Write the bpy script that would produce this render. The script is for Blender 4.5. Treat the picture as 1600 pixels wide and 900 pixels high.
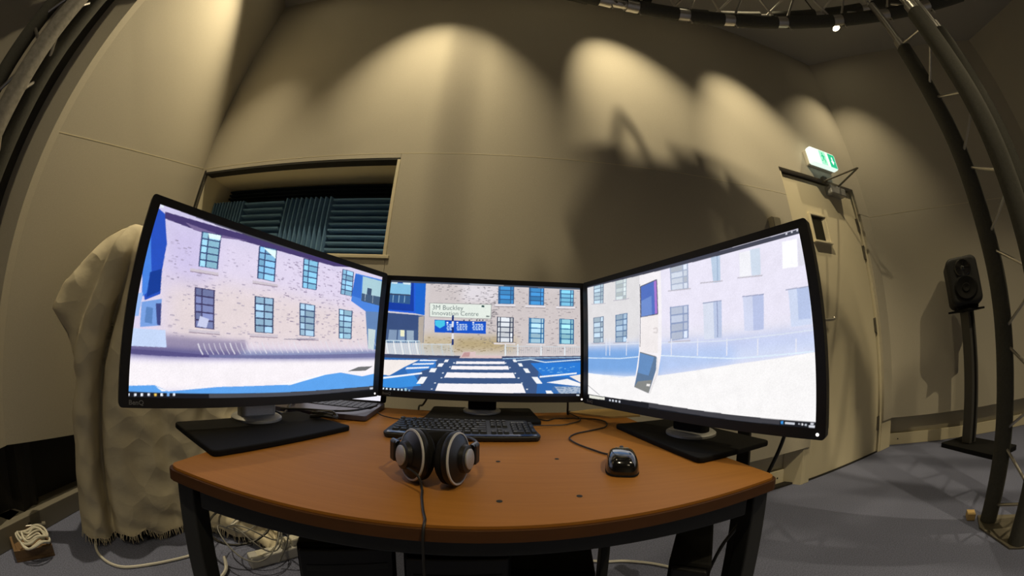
import bpy, bmesh, math, random
import numpy as np
from mathutils import Matrix, Vector

random.seed(7)
S = bpy.context.scene
for o in list(bpy.data.objects):
    bpy.data.objects.remove(o)
COL = S.collection
PI = math.pi

# ------------------------------------------------------------------ camera, world, exposure
EYE = Vector((0.0, 0.0, 0.90))
cam_data = bpy.data.cameras.new('camera')
cam = bpy.data.objects.new('camera', cam_data)
COL.objects.link(cam)
cam_data.type = 'PANO'
cam_data.sensor_fit = 'HORIZONTAL'
cam_data.sensor_width = 36.0
cam_data.clip_start = 0.01
cam_data.clip_end = 100
# wide action-camera lens: field angle as a polynomial of the image radius (mm on a 36 mm wide sensor)
LENS = (0.0, 0.09253679106078865, -0.000417581866837456, -5.431728547589096e-05, 1.9070967868999402e-06)
LENS_SIGN = -1.0
def lens(owner):
    owner.panorama_type = 'FISHEYE_LENS_POLYNOMIAL'
    owner.fisheye_fov = math.radians(200)
    for i in range(5):
        setattr(owner, 'fisheye_polynomial_k%d' % i, LENS_SIGN * LENS[i])
try:
    lens(cam_data.cycles)
except Exception:
    lens(cam_data)
CR = Vector((0.999606, -0.005611, 0.027495))
CU = Vector((-0.028061, -0.199859, 0.979423))
CF = Vector((0.0, 0.979809, 0.199938))
cam.matrix_world = Matrix(((CR.x, CU.x, -CF.x, EYE.x), (CR.y, CU.y, -CF.y, EYE.y), (CR.z, CU.z, -CF.z, EYE.z), (0, 0, 0, 1)))
S.camera = cam

world = bpy.data.worlds.new('world')
S.world = world
world.use_nodes = True
world.node_tree.nodes['Background'].inputs[0].default_value = (0.02, 0.02, 0.02, 1)
world.node_tree.nodes['Background'].inputs[1].default_value = 0.1

S.view_settings.view_transform = 'Standard'
S.view_settings.look = 'None'
S.view_settings.gamma = 1.0
S.view_settings.use_curve_mapping = False
S.view_settings.exposure = 0.0

WARM = (1.0, 0.83, 0.53)
SPOT_W = 100.0         # recessed halogen downlights on gimbals
SCREEN_GAIN = 1.04     # what the monitors give off
CEIL = 3.75
# downlights: position on the ceiling, point aimed at, beam angle in degrees, blend, power factor
DOWNLIGHTS = [((-0.50, 0.74), (-0.52, 1.46, 2.00), 63, 1.0, 1.75), ((0.30, 0.90), (0.95, 1.54, 2.15), 47, 1.0, 2.1), ((1.30, 0.80), (1.92, 1.58, 2.00), 47, 1.0, 2.0),
              ((3.03, 1.09), (2.40, 1.50, 0.0), 78, 0.9, 0.88), ((-1.50, 0.97), (-1.74, 0.72, 1.50), 60, 0.9, 2.4),
              ((-0.50, -0.90), (-0.70, -0.50, 0.0), 108, 0.7, 0.65), ((1.42, -0.90), (1.42, -0.70, 0.0), 92, 0.7, 1.5), ((3.03, -0.90), (2.9, -0.50, 0.0), 88, 0.8, 1.9), ((0.46, -2.60), (0.46, -2.4, 0.0), 92, 0.7, 1.6)]  # this row: unseen fill spots added to brighten the room

# ------------------------------------------------------------------ helpers
class MB:
    """collects simple shapes into one mesh"""
    def __init__(self):
        self.v = []; self.f = []
    def add(self, verts, faces):
        b = len(self.v)
        self.v += [tuple(p) for p in verts]
        self.f += [tuple(i + b for i in q) for q in faces]
        return self
    def box(self, x0, x1, y0, y1, z0, z1, m=None):
        c = [(x0,y0,z0),(x1,y0,z0),(x1,y1,z0),(x0,y1,z0),(x0,y0,z1),(x1,y0,z1),(x1,y1,z1),(x0,y1,z1)]
        if m is not None: c = [m @ Vector(p) for p in c]
        return self.add(c, [(0,3,2,1),(4,5,6,7),(0,1,5,4),(1,2,6,5),(2,3,7,6),(3,0,4,7)])
    def tube(self, pts, r, n=8, close=False, cap=True, radii=None):
        pts = [Vector(p) for p in pts]
        N = len(pts)
        tan = []
        for i in range(N):
            a = pts[(i-1) % N] if (close or i > 0) else pts[i]
            b = pts[(i+1) % N] if (close or i < N-1) else pts[i]
            t = (b - a)
            tan.append(t.normalized() if t.length > 1e-9 else Vector((0,0,1)))
        up = Vector((0,0,1)) if abs(tan[0].z) < 0.9 else Vector((1,0,0))
        side = tan[0].cross(up).normalized()
        vs = []
        for i in range(N):
            side = (side - tan[i] * side.dot(tan[i]))
            if side.length < 1e-6: side = tan[i].orthogonal()
            side.normalize()
            o = tan[i].cross(side)
            rr = radii[i] if radii else r
            for k in range(n):
                a = 2*PI*k/n
                vs.append(pts[i] + side*(rr*math.cos(a)) + o*(rr*math.sin(a)))
        fs = []
        for i in range(N if close else N-1):
            j = (i+1) % N
            for k in range(n):
                l = (k+1) % n
                fs.append((i*n+k, j*n+k, j*n+l, i*n+l))
        if cap and not close:
            fs.append(tuple(range(n))); fs.append(tuple(reversed(range((N-1)*n, N*n))))
        return self.add(vs, fs)
    def lathe(self, prof, n=32, m=None, cap=True):
        """prof: (radius, height) along local z"""
        vs = []; fs = []
        for r, h in prof:
            for k in range(n):
                a = 2*PI*k/n
                p = Vector((r*math.cos(a), r*math.sin(a), h))
                vs.append(m @ p if m is not None else p)
        for i in range(len(prof)-1):
            for k in range(n):
                l = (k+1) % n
                fs.append((i*n+k, i*n+l, (i+1)*n+l, (i+1)*n+k))
        if cap:
            if prof[0][0] > 1e-5: fs.append(tuple(reversed(range(n))))
            if prof[-1][0] > 1e-5: fs.append(tuple(range((len(prof)-1)*n, len(prof)*n)))
        return self.add(vs, fs)
    def prism(self, poly, z0, z1, m=None):
        n = len(poly)
        vs = [Vector((x,y,z0)) for x,y in poly] + [Vector((x,y,z1)) for x,y in poly]
        if m is not None: vs = [m @ p for p in vs]
        fs = [tuple(reversed(range(n))), tuple(range(n, 2*n))]
        fs += [(i, (i+1) % n, n+(i+1) % n, n+i) for i in range(n)]
        return self.add(vs, fs)
    def mesh(self, name, smooth=False):
        me = bpy.data.meshes.new(name)
        me.from_pydata(self.v, [], self.f)
        bm = bmesh.new(); bm.from_mesh(me)
        bmesh.ops.recalc_face_normals(bm, faces=bm.faces)
        bm.to_mesh(me); bm.free()
        if smooth:
            me.polygons.foreach_set('use_smooth', [True]*len(me.polygons))
            try: me.set_sharp_from_angle(angle=math.radians(38))
            except Exception: pass
        me.update()
        return me

def place(root_m, o, parent):
    o.parent = parent
    o.matrix_parent_inverse = root_m.inverted()
ROOTM = {}
def full(o):
    """matrix of an object from its own and its parents' transforms (no depsgraph needed)"""
    return ROOTM[o.name]
def obj(name, mb, mat, parent=None, smooth=False, bevel=0.0, seg=2, label=None):
    """one mesh object; vertices are in world coordinates whatever the parent"""
    me = mb if isinstance(mb, bpy.types.Mesh) else mb.mesh(name, smooth)
    o = bpy.data.objects.new(name, me)
    COL.objects.link(o)
    if mat is not None and not me.materials: me.materials.append(mat)
    ROOTM[o.name] = Matrix.Identity(4)
    if parent is not None:
        o.parent = parent
        o.matrix_parent_inverse = full(parent).inverted()
    if bevel > 0:
        b = o.modifiers.new('bevel', 'BEVEL'); b.width = bevel; b.segments = seg; b.limit_method = 'ANGLE'; b.angle_limit = math.radians(40)
    if label: o['label'] = label
    return o
def thing(name, label, cat, loc=(0,0,0), rz=0.0, group=None):
    o = bpy.data.objects.new(name, None)
    COL.objects.link(o)
    o.empty_display_size = 0.05
    o.location = loc; o.rotation_euler = (0, 0, rz)
    ROOTM[o.name] = Matrix.Translation(loc) @ Matrix.Rotation(rz, 4, 'Z')
    return tag(o, label, cat, group)
def tag(o, label, cat, group=None, kind=None):
    o['label'] = label; o['category'] = cat
    if group: o['group'] = group
    if kind: o['kind'] = kind
    return o
def struct(name, mb, mat, parent=None, **k):
    o = obj(name, mb, mat, parent, **k)
    if parent is None: o['kind'] = 'structure'
    return o
def frame(p, x, y=None):
    """matrix with origin p, x axis along x, z up"""
    x = Vector(x).normalized(); z = Vector((0,0,1)); y = z.cross(x)
    return Matrix(((x.x,y.x,z.x,p[0]),(x.y,y.y,z.y,p[1]),(x.z,y.z,z.z,p[2]),(0,0,0,1)))
def axis_frame(p, d):
    """matrix with origin p and local z along d"""
    d = Vector(d).normalized(); q = d.to_track_quat('Z', 'Y').to_matrix().to_4x4()
    q.translation = Vector(p); return q
def rz_frame(p, a):
    return Matrix.Translation(Vector(p)) @ Matrix.Rotation(a, 4, 'Z')
def round_rect(x0, x1, y0, y1, r, n=5):
    out = []
    for cx, cy, a0 in ((x1-r,y1-r,0),(x0+r,y1-r,90),(x0+r,y0+r,180),(x1-r,y0+r,270)):
        for i in range(n+1):
            a = math.radians(a0 + 90*i/n); out.append((cx + r*math.cos(a), cy + r*math.sin(a)))
    return out
def smooth_path(pts, k=6):
    P = [Vector(p) for p in pts]; out = []
    for i in range(len(P)-1):
        a = P[i-1] if i else P[0]; b = P[i]; c = P[i+1]; d = P[i+2] if i+2 < len(P) else P[-1]
        for j in range(k):
            t = j/k
            out.append(0.5*((2*b) + (c-a)*t + (2*a-5*b+4*c-d)*t*t + (3*b-a-3*c+d)*t**3))
    out.append(P[-1]); return out
def text_obj(name, body, m, size, mat, parent, depth=0.0003, bold=0.0):
    cu = bpy.data.curves.new(name, 'FONT'); cu.body = body; cu.size = size; cu.extrude = depth; cu.offset = bold; cu.resolution_u = 3
    t = bpy.data.objects.new(name + '_source', cu)
    COL.objects.link(t)
    dg = bpy.context.evaluated_depsgraph_get()
    me = bpy.data.meshes.new_from_object(t.evaluated_get(dg))
    bpy.data.objects.remove(t)
    me.transform(m)
    return obj(name, me, mat, parent)

# ------------------------------------------------------------------ materials
MATS = {}
def mat(name, col, rough=0.6, metal=0.0, spec=0.5, noise=None, bump=None, emit=None, sheen=0.0, stretch=None, coat=0.0, bumpd=0.002):
    """principled material; noise=(scale, amount, second colour), bump=(scale, strength)"""
    m = bpy.data.materials.new(name); m.use_nodes = True
    nt = m.node_tree; b = nt.nodes['Principled BSDF']
    b.inputs['Base Color'].default_value = (*col, 1); b.inputs['Roughness'].default_value = rough
    b.inputs['Metallic'].default_value = metal; b.inputs['Specular IOR Level'].default_value = spec
    if coat: b.inputs['Coat Weight'].default_value = coat
    if sheen: b.inputs['Sheen Weight'].default_value = sheen
    tc = nt.nodes.new('ShaderNodeTexCoord'); mp = nt.nodes.new('ShaderNodeMapping')
    nt.links.new(tc.outputs['Object'], mp.inputs['Vector'])
    if stretch: mp.inputs['Scale'].default_value = stretch
    if noise:
        n = nt.nodes.new('ShaderNodeTexNoise'); n.inputs['Scale'].default_value = noise[0]; n.inputs['Detail'].default_value = 5
        r = nt.nodes.new('ShaderNodeValToRGB'); r.color_ramp.elements[0].position = 0.5-noise[1]; r.color_ramp.elements[1].position = 0.5+noise[1]
        r.color_ramp.elements[0].color = (*noise[2], 1); r.color_ramp.elements[1].color = (*col, 1)
        nt.links.new(mp.outputs['Vector'], n.inputs['Vector']); nt.links.new(n.outputs['Fac'], r.inputs['Fac']); nt.links.new(r.outputs['Color'], b.inputs['Base Color'])
    if bump:
        n2 = nt.nodes.new('ShaderNodeTexNoise'); n2.inputs['Scale'].default_value = bump[0]; n2.inputs['Detail'].default_value = 3
        bp = nt.nodes.new('ShaderNodeBump'); bp.inputs['Strength'].default_value = bump[1]; bp.inputs['Distance'].default_value = bumpd
        nt.links.new(mp.outputs['Vector'], n2.inputs['Vector']); nt.links.new(n2.outputs['Fac'], bp.inputs['Height']); nt.links.new(bp.outputs['Normal'], b.inputs['Normal'])
    if emit:
        b.inputs['Emission Color'].default_value = (*emit[0], 1); b.inputs['Emission Strength'].default_value = emit[1]
    MATS[name] = m
    return m
M_WALL = mat('wall_fabric', (0.54, 0.50, 0.41), 0.92, spec=0.15, noise=(260, 0.28, (0.47, 0.435, 0.35)), bump=(700, 0.25))
M_CREAM = mat("cream_paint", (0.74, 0.67, 0.48), 0.55, spec=0.3, noise=(3, 0.4, (0.69, 0.62, 0.44)))
M_CEIL = mat('ceiling_paint', (0.42, 0.40, 0.36), 0.9, spec=0.1)
M_CARPET = mat('blue_grey_carpet', (0.165, 0.185, 0.288), 1.0, spec=0.05, noise=(190, 0.13, (0.095, 0.105, 0.163)), bump=(300, 0.9), sheen=0.15)
M_PLINTH = mat('shaded_cream_plinth', (0.20, 0.185, 0.15), 0.6, noise=(6, 0.4, (0.15, 0.14, 0.115)))  # cream left skirting, its shade put into the colour
M_DARKGAP = mat('dark_gap', (0.02, 0.018, 0.014), 0.8)
M_BLACK = mat('black_plastic', (0.010, 0.010, 0.011), 0.38, spec=0.4, bump=(900, 0.05))
M_BLACKMATT = mat('black_matt', (0.007, 0.007, 0.007), 0.75, spec=0.16, bump=(800, 0.1))
M_GLOSS = mat('black_gloss', (0.006, 0.006, 0.007), 0.12, spec=0.6, coat=0.6, bump=(60, 0.01))
M_KEY = mat('key_plastic', (0.016, 0.017, 0.016), 0.45, spec=0.4, bump=(900, 0.05))
M_PRINT = mat('grey_print', (0.42, 0.43, 0.38), 0.6, noise=(200, 0.3, (0.36, 0.37, 0.33)))
M_SILVER = mat('silver_metal', (0.62, 0.60, 0.56), 0.32, metal=0.9, noise=(160, 0.3, (0.52, 0.5, 0.47)))
M_BRUSHED = mat('brushed_silver', (0.50, 0.50, 0.49), 0.5, metal=0.6, noise=(120, 0.25, (0.38, 0.38, 0.38)), stretch=(1, 1, 12))
M_GREYRING = mat('pale_grey_plastic', (0.50, 0.50, 0.50), 0.45, bump=(300, 0.03))
M_FOAM = mat('pipe_foam', (0.085, 0.084, 0.072), 0.9, spec=0.2, noise=(90, 0.3, (0.066, 0.065, 0.056)), bump=(220, 0.5))
M_TUBE = mat('lit_padded_tube', (0.34, 0.32, 0.28), 0.6, spec=0.35, noise=(60, 0.3, (0.17, 0.16, 0.14)))  # one chord paler than the rest, light on it put into the colour
M_STEEL = mat('dark_steel', (0.022, 0.023, 0.024), 0.5, spec=0.4, bump=(200, 0.06))
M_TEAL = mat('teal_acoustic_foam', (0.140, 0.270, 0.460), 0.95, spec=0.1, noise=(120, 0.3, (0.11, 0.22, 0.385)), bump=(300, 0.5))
M_DARKFOAM = mat('shaded_acoustic_foam', (0.012, 0.018, 0.024), 0.95, spec=0.1, bump=(300, 0.5))  # upper tile row, the shade there put into the foam colour
M_SHEET = mat('cream_canvas', (0.63, 0.57, 0.43), 0.95, spec=0.1, noise=(9, 0.35, (0.55, 0.495, 0.37)), bump=(17, 0.6), bumpd=0.006)
M_CABLE_B = mat('black_rubber', (0.012, 0.011, 0.010), 0.5, bump=(300, 0.05))
M_CABLE_W = mat('white_cable', (0.55, 0.54, 0.50), 0.5, bump=(300, 0.05))
M_CABLE_G = mat('grey_cable', (0.22, 0.22, 0.21), 0.5, bump=(300, 0.05))
M_WHITE = mat('white_plastic', (0.62, 0.60, 0.52), 0.45, bump=(300, 0.03))
M_PAPER = mat('manila_paper', (0.40, 0.27, 0.10), 0.8, noise=(30, 0.3, (0.36, 0.24, 0.09)))
M_PINE = mat('pine_block', (0.66, 0.47, 0.20), 0.6, noise=(12, 0.3, (0.55, 0.37, 0.14)), stretch=(1, 8, 8))
M_BROWNWOOD = mat('brown_board', (0.20, 0.12, 0.06), 0.6, noise=(14, 0.3, (0.14, 0.085, 0.04)), stretch=(1, 8, 8))
M_LAPTOP = mat('laptop_grey', (0.085, 0.075, 0.10), 0.4, metal=0.3, bump=(600, 0.03))
M_SPEAKER = mat('speaker_black', (0.016, 0.016, 0.016), 0.55, spec=0.3, bump=(500, 0.08))
M_GREYSTAND = mat('grey_stand_metal', (0.075, 0.073, 0.068), 0.45, metal=0.2, bump=(200, 0.05))
M_PLATE = mat('plate_metal', (0.20, 0.18, 0.14), 0.5, metal=0.4, noise=(20, 0.3, (0.15, 0.135, 0.10)))
M_GREEN = mat('sign_green', (0.02, 0.45, 0.22), 0.5, emit=((0.02, 0.50, 0.25), 0.9))
M_SIGNLIT = mat('sign_lit_white', (0.8, 0.85, 0.8), 0.5, emit=((0.80, 1.0, 0.90), 0.95))
M_LAMP = mat('lamp_glow', (1, 1, 1), 0.5, emit=((1.0, 0.86, 0.55), 30.0))
M_LAPSCREEN = mat('laptop_screen_lit', (0.1, 0.1, 0.1), 0.4, emit=((0.92, 0.90, 1.0), 0.95))
M_LED = mat('power_light', (0.8, 0.8, 0.8), 0.4, emit=((1.0, 0.97, 0.95), 1.2))
M_INK = mat('sign_lettering', (0.02, 0.02, 0.02), 0.5, emit=((0.16, 0.21, 0.21), 1.0))
M_LOGO = mat('grey_logo', (0.16, 0.16, 0.16), 0.5, bump=(300, 0.02))

def crumple(m, scale, dist):
    """sharp fold lines like slept-in canvas: ridges along the borders of large cells"""
    nt = m.node_tree; b = nt.nodes['Principled BSDF']; tc = [n for n in nt.nodes if n.type == 'TEX_COORD'][0]
    nz = nt.nodes.new('ShaderNodeTexNoise'); nz.inputs['Scale'].default_value = 4; nz.inputs['Detail'].default_value = 2
    mx = nt.nodes.new('ShaderNodeVectorMath'); mx.operation = 'MULTIPLY_ADD'; mx.inputs[1].default_value = (0.12, 0.12, 0.12)
    nt.links.new(tc.outputs['Object'], nz.inputs['Vector']); nt.links.new(nz.outputs['Color'], mx.inputs[0]); nt.links.new(tc.outputs['Object'], mx.inputs[2])
    v = nt.nodes.new('ShaderNodeTexVoronoi'); v.feature = 'F1'; v.inputs['Scale'].default_value = scale
    nt.links.new(mx.outputs[0], v.inputs['Vector'])
    bp = nt.nodes.new('ShaderNodeBump'); bp.inputs['Strength'].default_value = 0.8; bp.inputs['Distance'].default_value = dist
    nt.links.new(v.outputs['Distance'], bp.inputs['Height'])
    old = b.inputs['Normal'].links[0].from_socket
    nt.links.new(old, bp.inputs['Normal']); nt.links.new(bp.outputs['Normal'], b.inputs['Normal'])
crumple(M_SHEET, 8.0, 0.020)
def wood_material():
    m = bpy.data.materials.new('beech_veneer'); m.use_nodes = True
    nt = m.node_tree; b = nt.nodes['Principled BSDF']
    tc = nt.nodes.new('ShaderNodeTexCoord'); mp = nt.nodes.new('ShaderNodeMapping'); mp.inputs['Scale'].default_value = (1.2, 34, 20)
    mp.inputs['Rotation'].default_value = (0, 0, -0.098)
    n = nt.nodes.new('ShaderNodeTexNoise'); n.inputs['Scale'].default_value = 3.2; n.inputs['Detail'].default_value = 7; n.inputs['Distortion'].default_value = 0.6
    r = nt.nodes.new('ShaderNodeValToRGB')
    r.color_ramp.elements[0].position = 0.25; r.color_ramp.elements[0].color = (0.345, 0.140, 0.024, 1)
    r.color_ramp.elements[1].position = 0.78; r.color_ramp.elements[1].color = (0.400, 0.168, 0.032, 1)
    nt.links.new(tc.outputs['Object'], mp.inputs['Vector']); nt.links.new(mp.outputs['Vector'], n.inputs['Vector'])
    nt.links.new(n.outputs['Fac'], r.inputs['Fac']); nt.links.new(r.outputs['Color'], b.inputs['Base Color'])
    b.inputs['Roughness'].default_value = 0.5; b.inputs['Specular IOR Level'].default_value = 0.16
    return m
M_WOOD = wood_material()
M_EDGE = mat('shaded_wood_edge', (0.085, 0.034, 0.010), 0.5, spec=0.25, noise=(20, 0.3, (0.068, 0.027, 0.008)), stretch=(1, 6, 6))  # desk edge darkened, its shading put into the colour

# ------------------------------------------------------------------ room shell
def wall_frame(a, b):
    a = Vector((*a, 0)); b = Vector((*b, 0)); t = (b-a).normalized(); n = Vector((t.y, -t.x, 0))
    # local x along the wall, local y into the room, local z up
    return Matrix(((t.x, n.x, 0, a.x), (t.y, n.y, 0, a.y), (0, 0, 1, 0), (0, 0, 0, 1))), (b-a).length
P_LEND = (-1.680, 0.270); P_LC = (-2.148, 1.382); P_RC = (3.103, 1.635); P_REND = (4.75, 0.197)
WF, LF = wall_frame(P_LC, P_RC)
WL, LL = wall_frame(P_LEND, P_LC)
WR, LR = wall_frame(P_RC, P_REND)
def wp(W, s, off, z): return W @ Vector((s, off, z))

struct('floor', MB().box(-4.6, 5.6, -4.2, 2.1, -0.06, 0.0), M_CARPET)
struct('ceiling', MB().box(-4.6, 5.6, -4.2, 2.1, CEIL, CEIL+0.08), M_CEIL)

PB = 0.25; SEAM = 1.957; GAP = 0.0035
def panel(parent, W, pieces, th=0.05):
    mb = MB()
    for s0, s1, z0, z1 in pieces: mb.box(s0, s1, -th, 0, z0, z1, W)
    return obj('panel', mb, M_WALL, parent)
D0, D1, DT = 4.104, 5.060, 2.165          # door opening along the front wall
W0, W1, WZ0, WZ1 = 0.045, 1.505, 1.345, 1.926
wf = struct('wall_front', MB().box(-0.12, W0-0.02, -0.26, -0.12, 0, CEIL, WF).box(W1+0.05, D0-0.06, -0.26, -0.12, 0, CEIL, WF).box(W0-0.02, W1+0.05, -0.26, -0.12, 0, WZ0-0.03, WF).box(W0-0.02, W1+0.05, -0.26, -0.12, WZ1+0.03, CEIL, WF)
            .box(D1+0.05, LF+0.05, -0.26, -0.12, 0, CEIL, WF).box(D0-0.06, D1+0.05, -0.26, -0.12, DT+0.03, CEIL, WF).box(W0-0.02, W1+0.05, -0.40, -0.36, WZ0-0.1, WZ1+0.1, WF), M_CREAM)
panel(wf, WF, [(0.0, W0, PB, SEAM-GAP), (W0, W1, PB, WZ0), (W0, W1, WZ1, SEAM-GAP)])
panel(wf, WF, [(W1+GAP/2, D0-0.03, PB, SEAM-GAP)])
panel(wf, WF, [(0.0, W1, SEAM, CEIL), (W1, D0-0.03, SEAM, CEIL), (D0-0.03, D1+0.02, DT+0.02, CEIL), (D1+0.02, LF, SEAM, CEIL)])
panel(wf, WF, [(D1+0.035, LF, PB, SEAM-GAP)])
obj('lit_panel_joint', MB().box(0, D0-0.03, -0.03, 0.0008, SEAM-GAP, SEAM, WF), M_CREAM, wf)  # pale strip in the seam stands for light caught on its edge
# left wall (the seam of its panels runs down towards the near end)
wl = struct('wall_left', MB().box(-0.12, LL+0.1, -0.25, -0.10, 0, CEIL, WL), M_DARKGAP)
def slope_panel(parent, W, L, zb0, zb1, zt0, zt1, th=0.05):
    mb = MB().prism([(0, 0), (1, 0), (1, 1), (0, 1)], 0, 1)
    q = [(0, zb0), (L, zb1), (L, zt1), (0, zt0)]
    vs = [wp(W, s, -th, z) for s, z in q] + [wp(W, s, 0, z) for s, z in q]
    mb = MB().add(vs, [(3,2,1,0),(4,5,6,7),(0,1,5,4),(1,2,6,5),(2,3,7,6),(3,0,4,7)])
    return obj('panel', mb, M_WALL, parent)
slope_panel(wl, WL, LL, 0.375, 0.30, 1.487, SEAM+0.001)
slope_panel(wl, WL, LL, 1.491, SEAM+0.005, CEIL, CEIL)
obj('lit_panel_joint', MB().add([wp(WL, q, o, z) for q, o, z in ((0,-.03,1.487),(LL,-.03,SEAM+.001),(LL,-.03,SEAM+.005),(0,-.03,1.491),(0,.0008,1.487),(LL,.0008,SEAM+.001),(LL,.0008,SEAM+.005),(0,.0008,1.491))], [(3,2,1,0),(4,5,6,7),(0,1,5,4),(1,2,6,5),(2,3,7,6),(3,0,4,7)]), M_CREAM, wl)
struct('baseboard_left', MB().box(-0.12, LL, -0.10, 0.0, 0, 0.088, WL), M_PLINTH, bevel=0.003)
for s_ in (0.10, 0.62):
    obj('screw', MB().lathe([(0.0, 0.002), (0.008, 0.001), (0.008, -0.002)], 10, axis_frame(wp(WL, s_, 0.001, 0.055), WL.to_3x3() @ Vector((0,1,0)))), M_DARKGAP, bpy.data.objects['baseboard_left'])
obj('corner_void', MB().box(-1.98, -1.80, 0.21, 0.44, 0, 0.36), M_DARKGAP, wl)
# the wall beyond the left wall's near end
WFL, LFL = wall_frame((-3.6, -1.35), P_LEND)
fl = struct('wall_far_left', MB().box(0, LFL, -0.25, -0.12, 0, CEIL, WFL), M_DARKGAP)
obj('panel', MB().box(0, LFL+0.015, -0.05, 0, 0.37, CEIL, WFL), M_WALL, fl)
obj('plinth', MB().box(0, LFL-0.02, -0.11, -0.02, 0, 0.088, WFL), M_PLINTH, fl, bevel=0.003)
WBL, LBL = wall_frame((-3.6, -4.0), (-3.6, -1.35)); struct('wall_side_left', MB().box(0, LBL, -0.1, 0, 0, CEIL, WBL), M_WALL)
# right wall
wr = struct('wall_right', MB().box(-0.15, LR, -0.22, -0.10, 0, CEIL, WR), M_CREAM)
panel(wr, WR, [(0.0, LR, PB, SEAM-GAP)])
panel(wr, WR, [(0.0, LR, SEAM, CEIL)])
obj('lit_panel_joint', MB().box(0, LR, -0.03, 0.0008, SEAM-GAP, SEAM, WR), M_CREAM, wr)
bb = struct('baseboard_right', MB().box(-0.02, LR, -0.10, -0.082, 0, 0.10, WR), M_CREAM, bevel=0.003)
for s_ in (0.10, 0.85):
    obj('screw', MB().lathe([(0.0, 0.002), (0.006, 0.001), (0.006, -0.002)], 10, axis_frame(wp(WR, s_, -0.081, 0.05), WR.to_3x3() @ Vector((0,1,0)))), M_DARKGAP, bb)
struct('trim_corner', MB().box(D1+0.035, LF+0.02, -0.115, -0.015, 0, PB, WF), M_CREAM, bevel=0.003)
bf = struct('baseboard_front', MB().box(0, D0-0.16, -0.12, -0.10, 0, 0.10, WF), M_CREAM, bevel=0.003)
obj('screw', MB().lathe([(0.0, 0.002), (0.006, 0.001), (0.006, -0.002)], 10, axis_frame(wp(WF, D0-0.22, -0.099, 0.05), WF.to_3x3() @ Vector((0,1,0)))), M_DARKGAP, bf)
struct('trim_floor', MB().box(0, D0-0.10, -0.10, -0.055, 0, 0.012, WF), M_DARKGAP)
WR2, LR2 = wall_frame(P_REND, (4.75, -4.0)); struct('wall_side_right', MB().box(0, LR2, -0.1, 0, 0, CEIL, WR2), M_WALL)
WB, LB = wall_frame((4.75, -4.0), (-3.6, -4.0)); struct('wall_back', MB().box(0, LB, -0.1, 0, 0, CEIL, WB), M_WALL)

# ------------------------------------------------------------------ door
NF = (WF.to_3x3() @ Vector((0,1,0))).normalized(); TF = (WF.to_3x3() @ Vector((1,0,0))).normalized()
DO = -0.03                                                      # door face lies just behind the panels
door = struct('door_1', MB().box(D0+0.012, D1-0.012, DO-0.045, DO, 0.012, DT-0.012, WF), M_CREAM, bevel=0.002)
door['label'] = 'cream painted door with small viewing slot'
fr = MB().box(D0-0.055, D0, -0.12, -0.012, 0, DT+0.02, WF).box(D1+0.006, D1+0.035, -0.12, -0.02, 0, DT+0.02, WF)
obj('door_frame', fr, M_CREAM, door, bevel=0.002)
obj('jamb_shadow_gap', MB().box(D0-0.05, D1+0.02, -0.13, -0.085, DT-0.012, DT+0.02, WF).box(D1-0.012, D1+0.006, -0.13, -0.06, 0, DT, WF), M_DARKGAP, door)
obj('jamb_block', MB().prism([(D0-0.155, -0.115), (D0-0.055, -0.115), (D0-0.055, -0.012), (D0-0.085, -0.012)], 0, PB, WF), M_CREAM, door)
obj('threshold', MB().box(D0, D1, -0.10, DO+0.005, 0, 0.011, WF), M_DARKGAP, door)
for z in (1.86, 1.62, 1.02, 0.24):
    h = obj('hinge', MB().box(D1-0.03, D1-0.006, DO-0.002, DO+0.004, z-0.055, z+0.055, WF), M_PLATE, door)
    obj('hinge_pin', MB().tube([wp(WF, D1-0.006, DO+0.006, z-0.058), wp(WF, D1-0.006, DO+0.006, z+0.058)], 0.006, 10), M_PLATE, h, smooth=True)
# viewing slot with a splayed cream reveal
v0, v1, vz0, vz1 = 4.335, 4.525, 1.65, 1.845
fm = MB()
for a in ((v0-0.016, v0, vz0-0.016, vz1+0.016), (v1, v1+0.016, vz0-0.016, vz1+0.016), (v0, v1, vz1, vz1+0.016)):
    fm.box(a[0], a[1], DO, DO+0.016, a[2], a[3], WF)
vf = obj('viewing_slot_frame', fm, M_CREAM, door, bevel=0.002)
obj('reveal', MB().add([wp(WF, s, o, z) for s, o, z in ((v1, DO+0.012, vz0), (v1, DO+0.012, vz1), (v1-0.055, DO+0.001, vz1-0.02), (v1-0.055, DO+0.001, vz0))], [(0,1,2,3)]), M_CREAM, vf)
obj('slot_glass', MB().box(v0, v1, DO, DO+0.003, vz0, vz1, WF), mat('dark_slot_glass', (0.03, 0.028, 0.02), 0.15, spec=0.6, bump=(40, 0.01)), vf)
obj('ledge', MB().box(v0-0.02, v1+0.02, DO, DO+0.026, vz0-0.022, vz0-0.006, WF), M_CREAM, vf, bevel=0.002)
# lever handle
hm = obj('handle_rose', MB().lathe([(0.026, 0), (0.026, 0.006), (0.02, 0.010), (0.0, 0.010)], 24, axis_frame(wp(WF, 4.185, DO, 1.06), NF)), M_SILVER, door, smooth=True)
obj('handle_lever', MB().tube(smooth_path([wp(WF, 4.185, DO, 1.06), wp(WF, 4.185, DO+0.05, 1.06), wp(WF, 4.21, DO+0.062, 1.06), wp(WF, 4.32, DO+0.062, 1.064), wp(WF, 4.345, DO+0.055, 1.078)], 6), 0.0095, 12), M_SILVER, hm, smooth=True)
obj('lock_plate', MB().box(4.165, 4.205, DO, DO+0.004, 0.94, 1.0, WF), M_SILVER, door, bevel=0.001)
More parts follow.
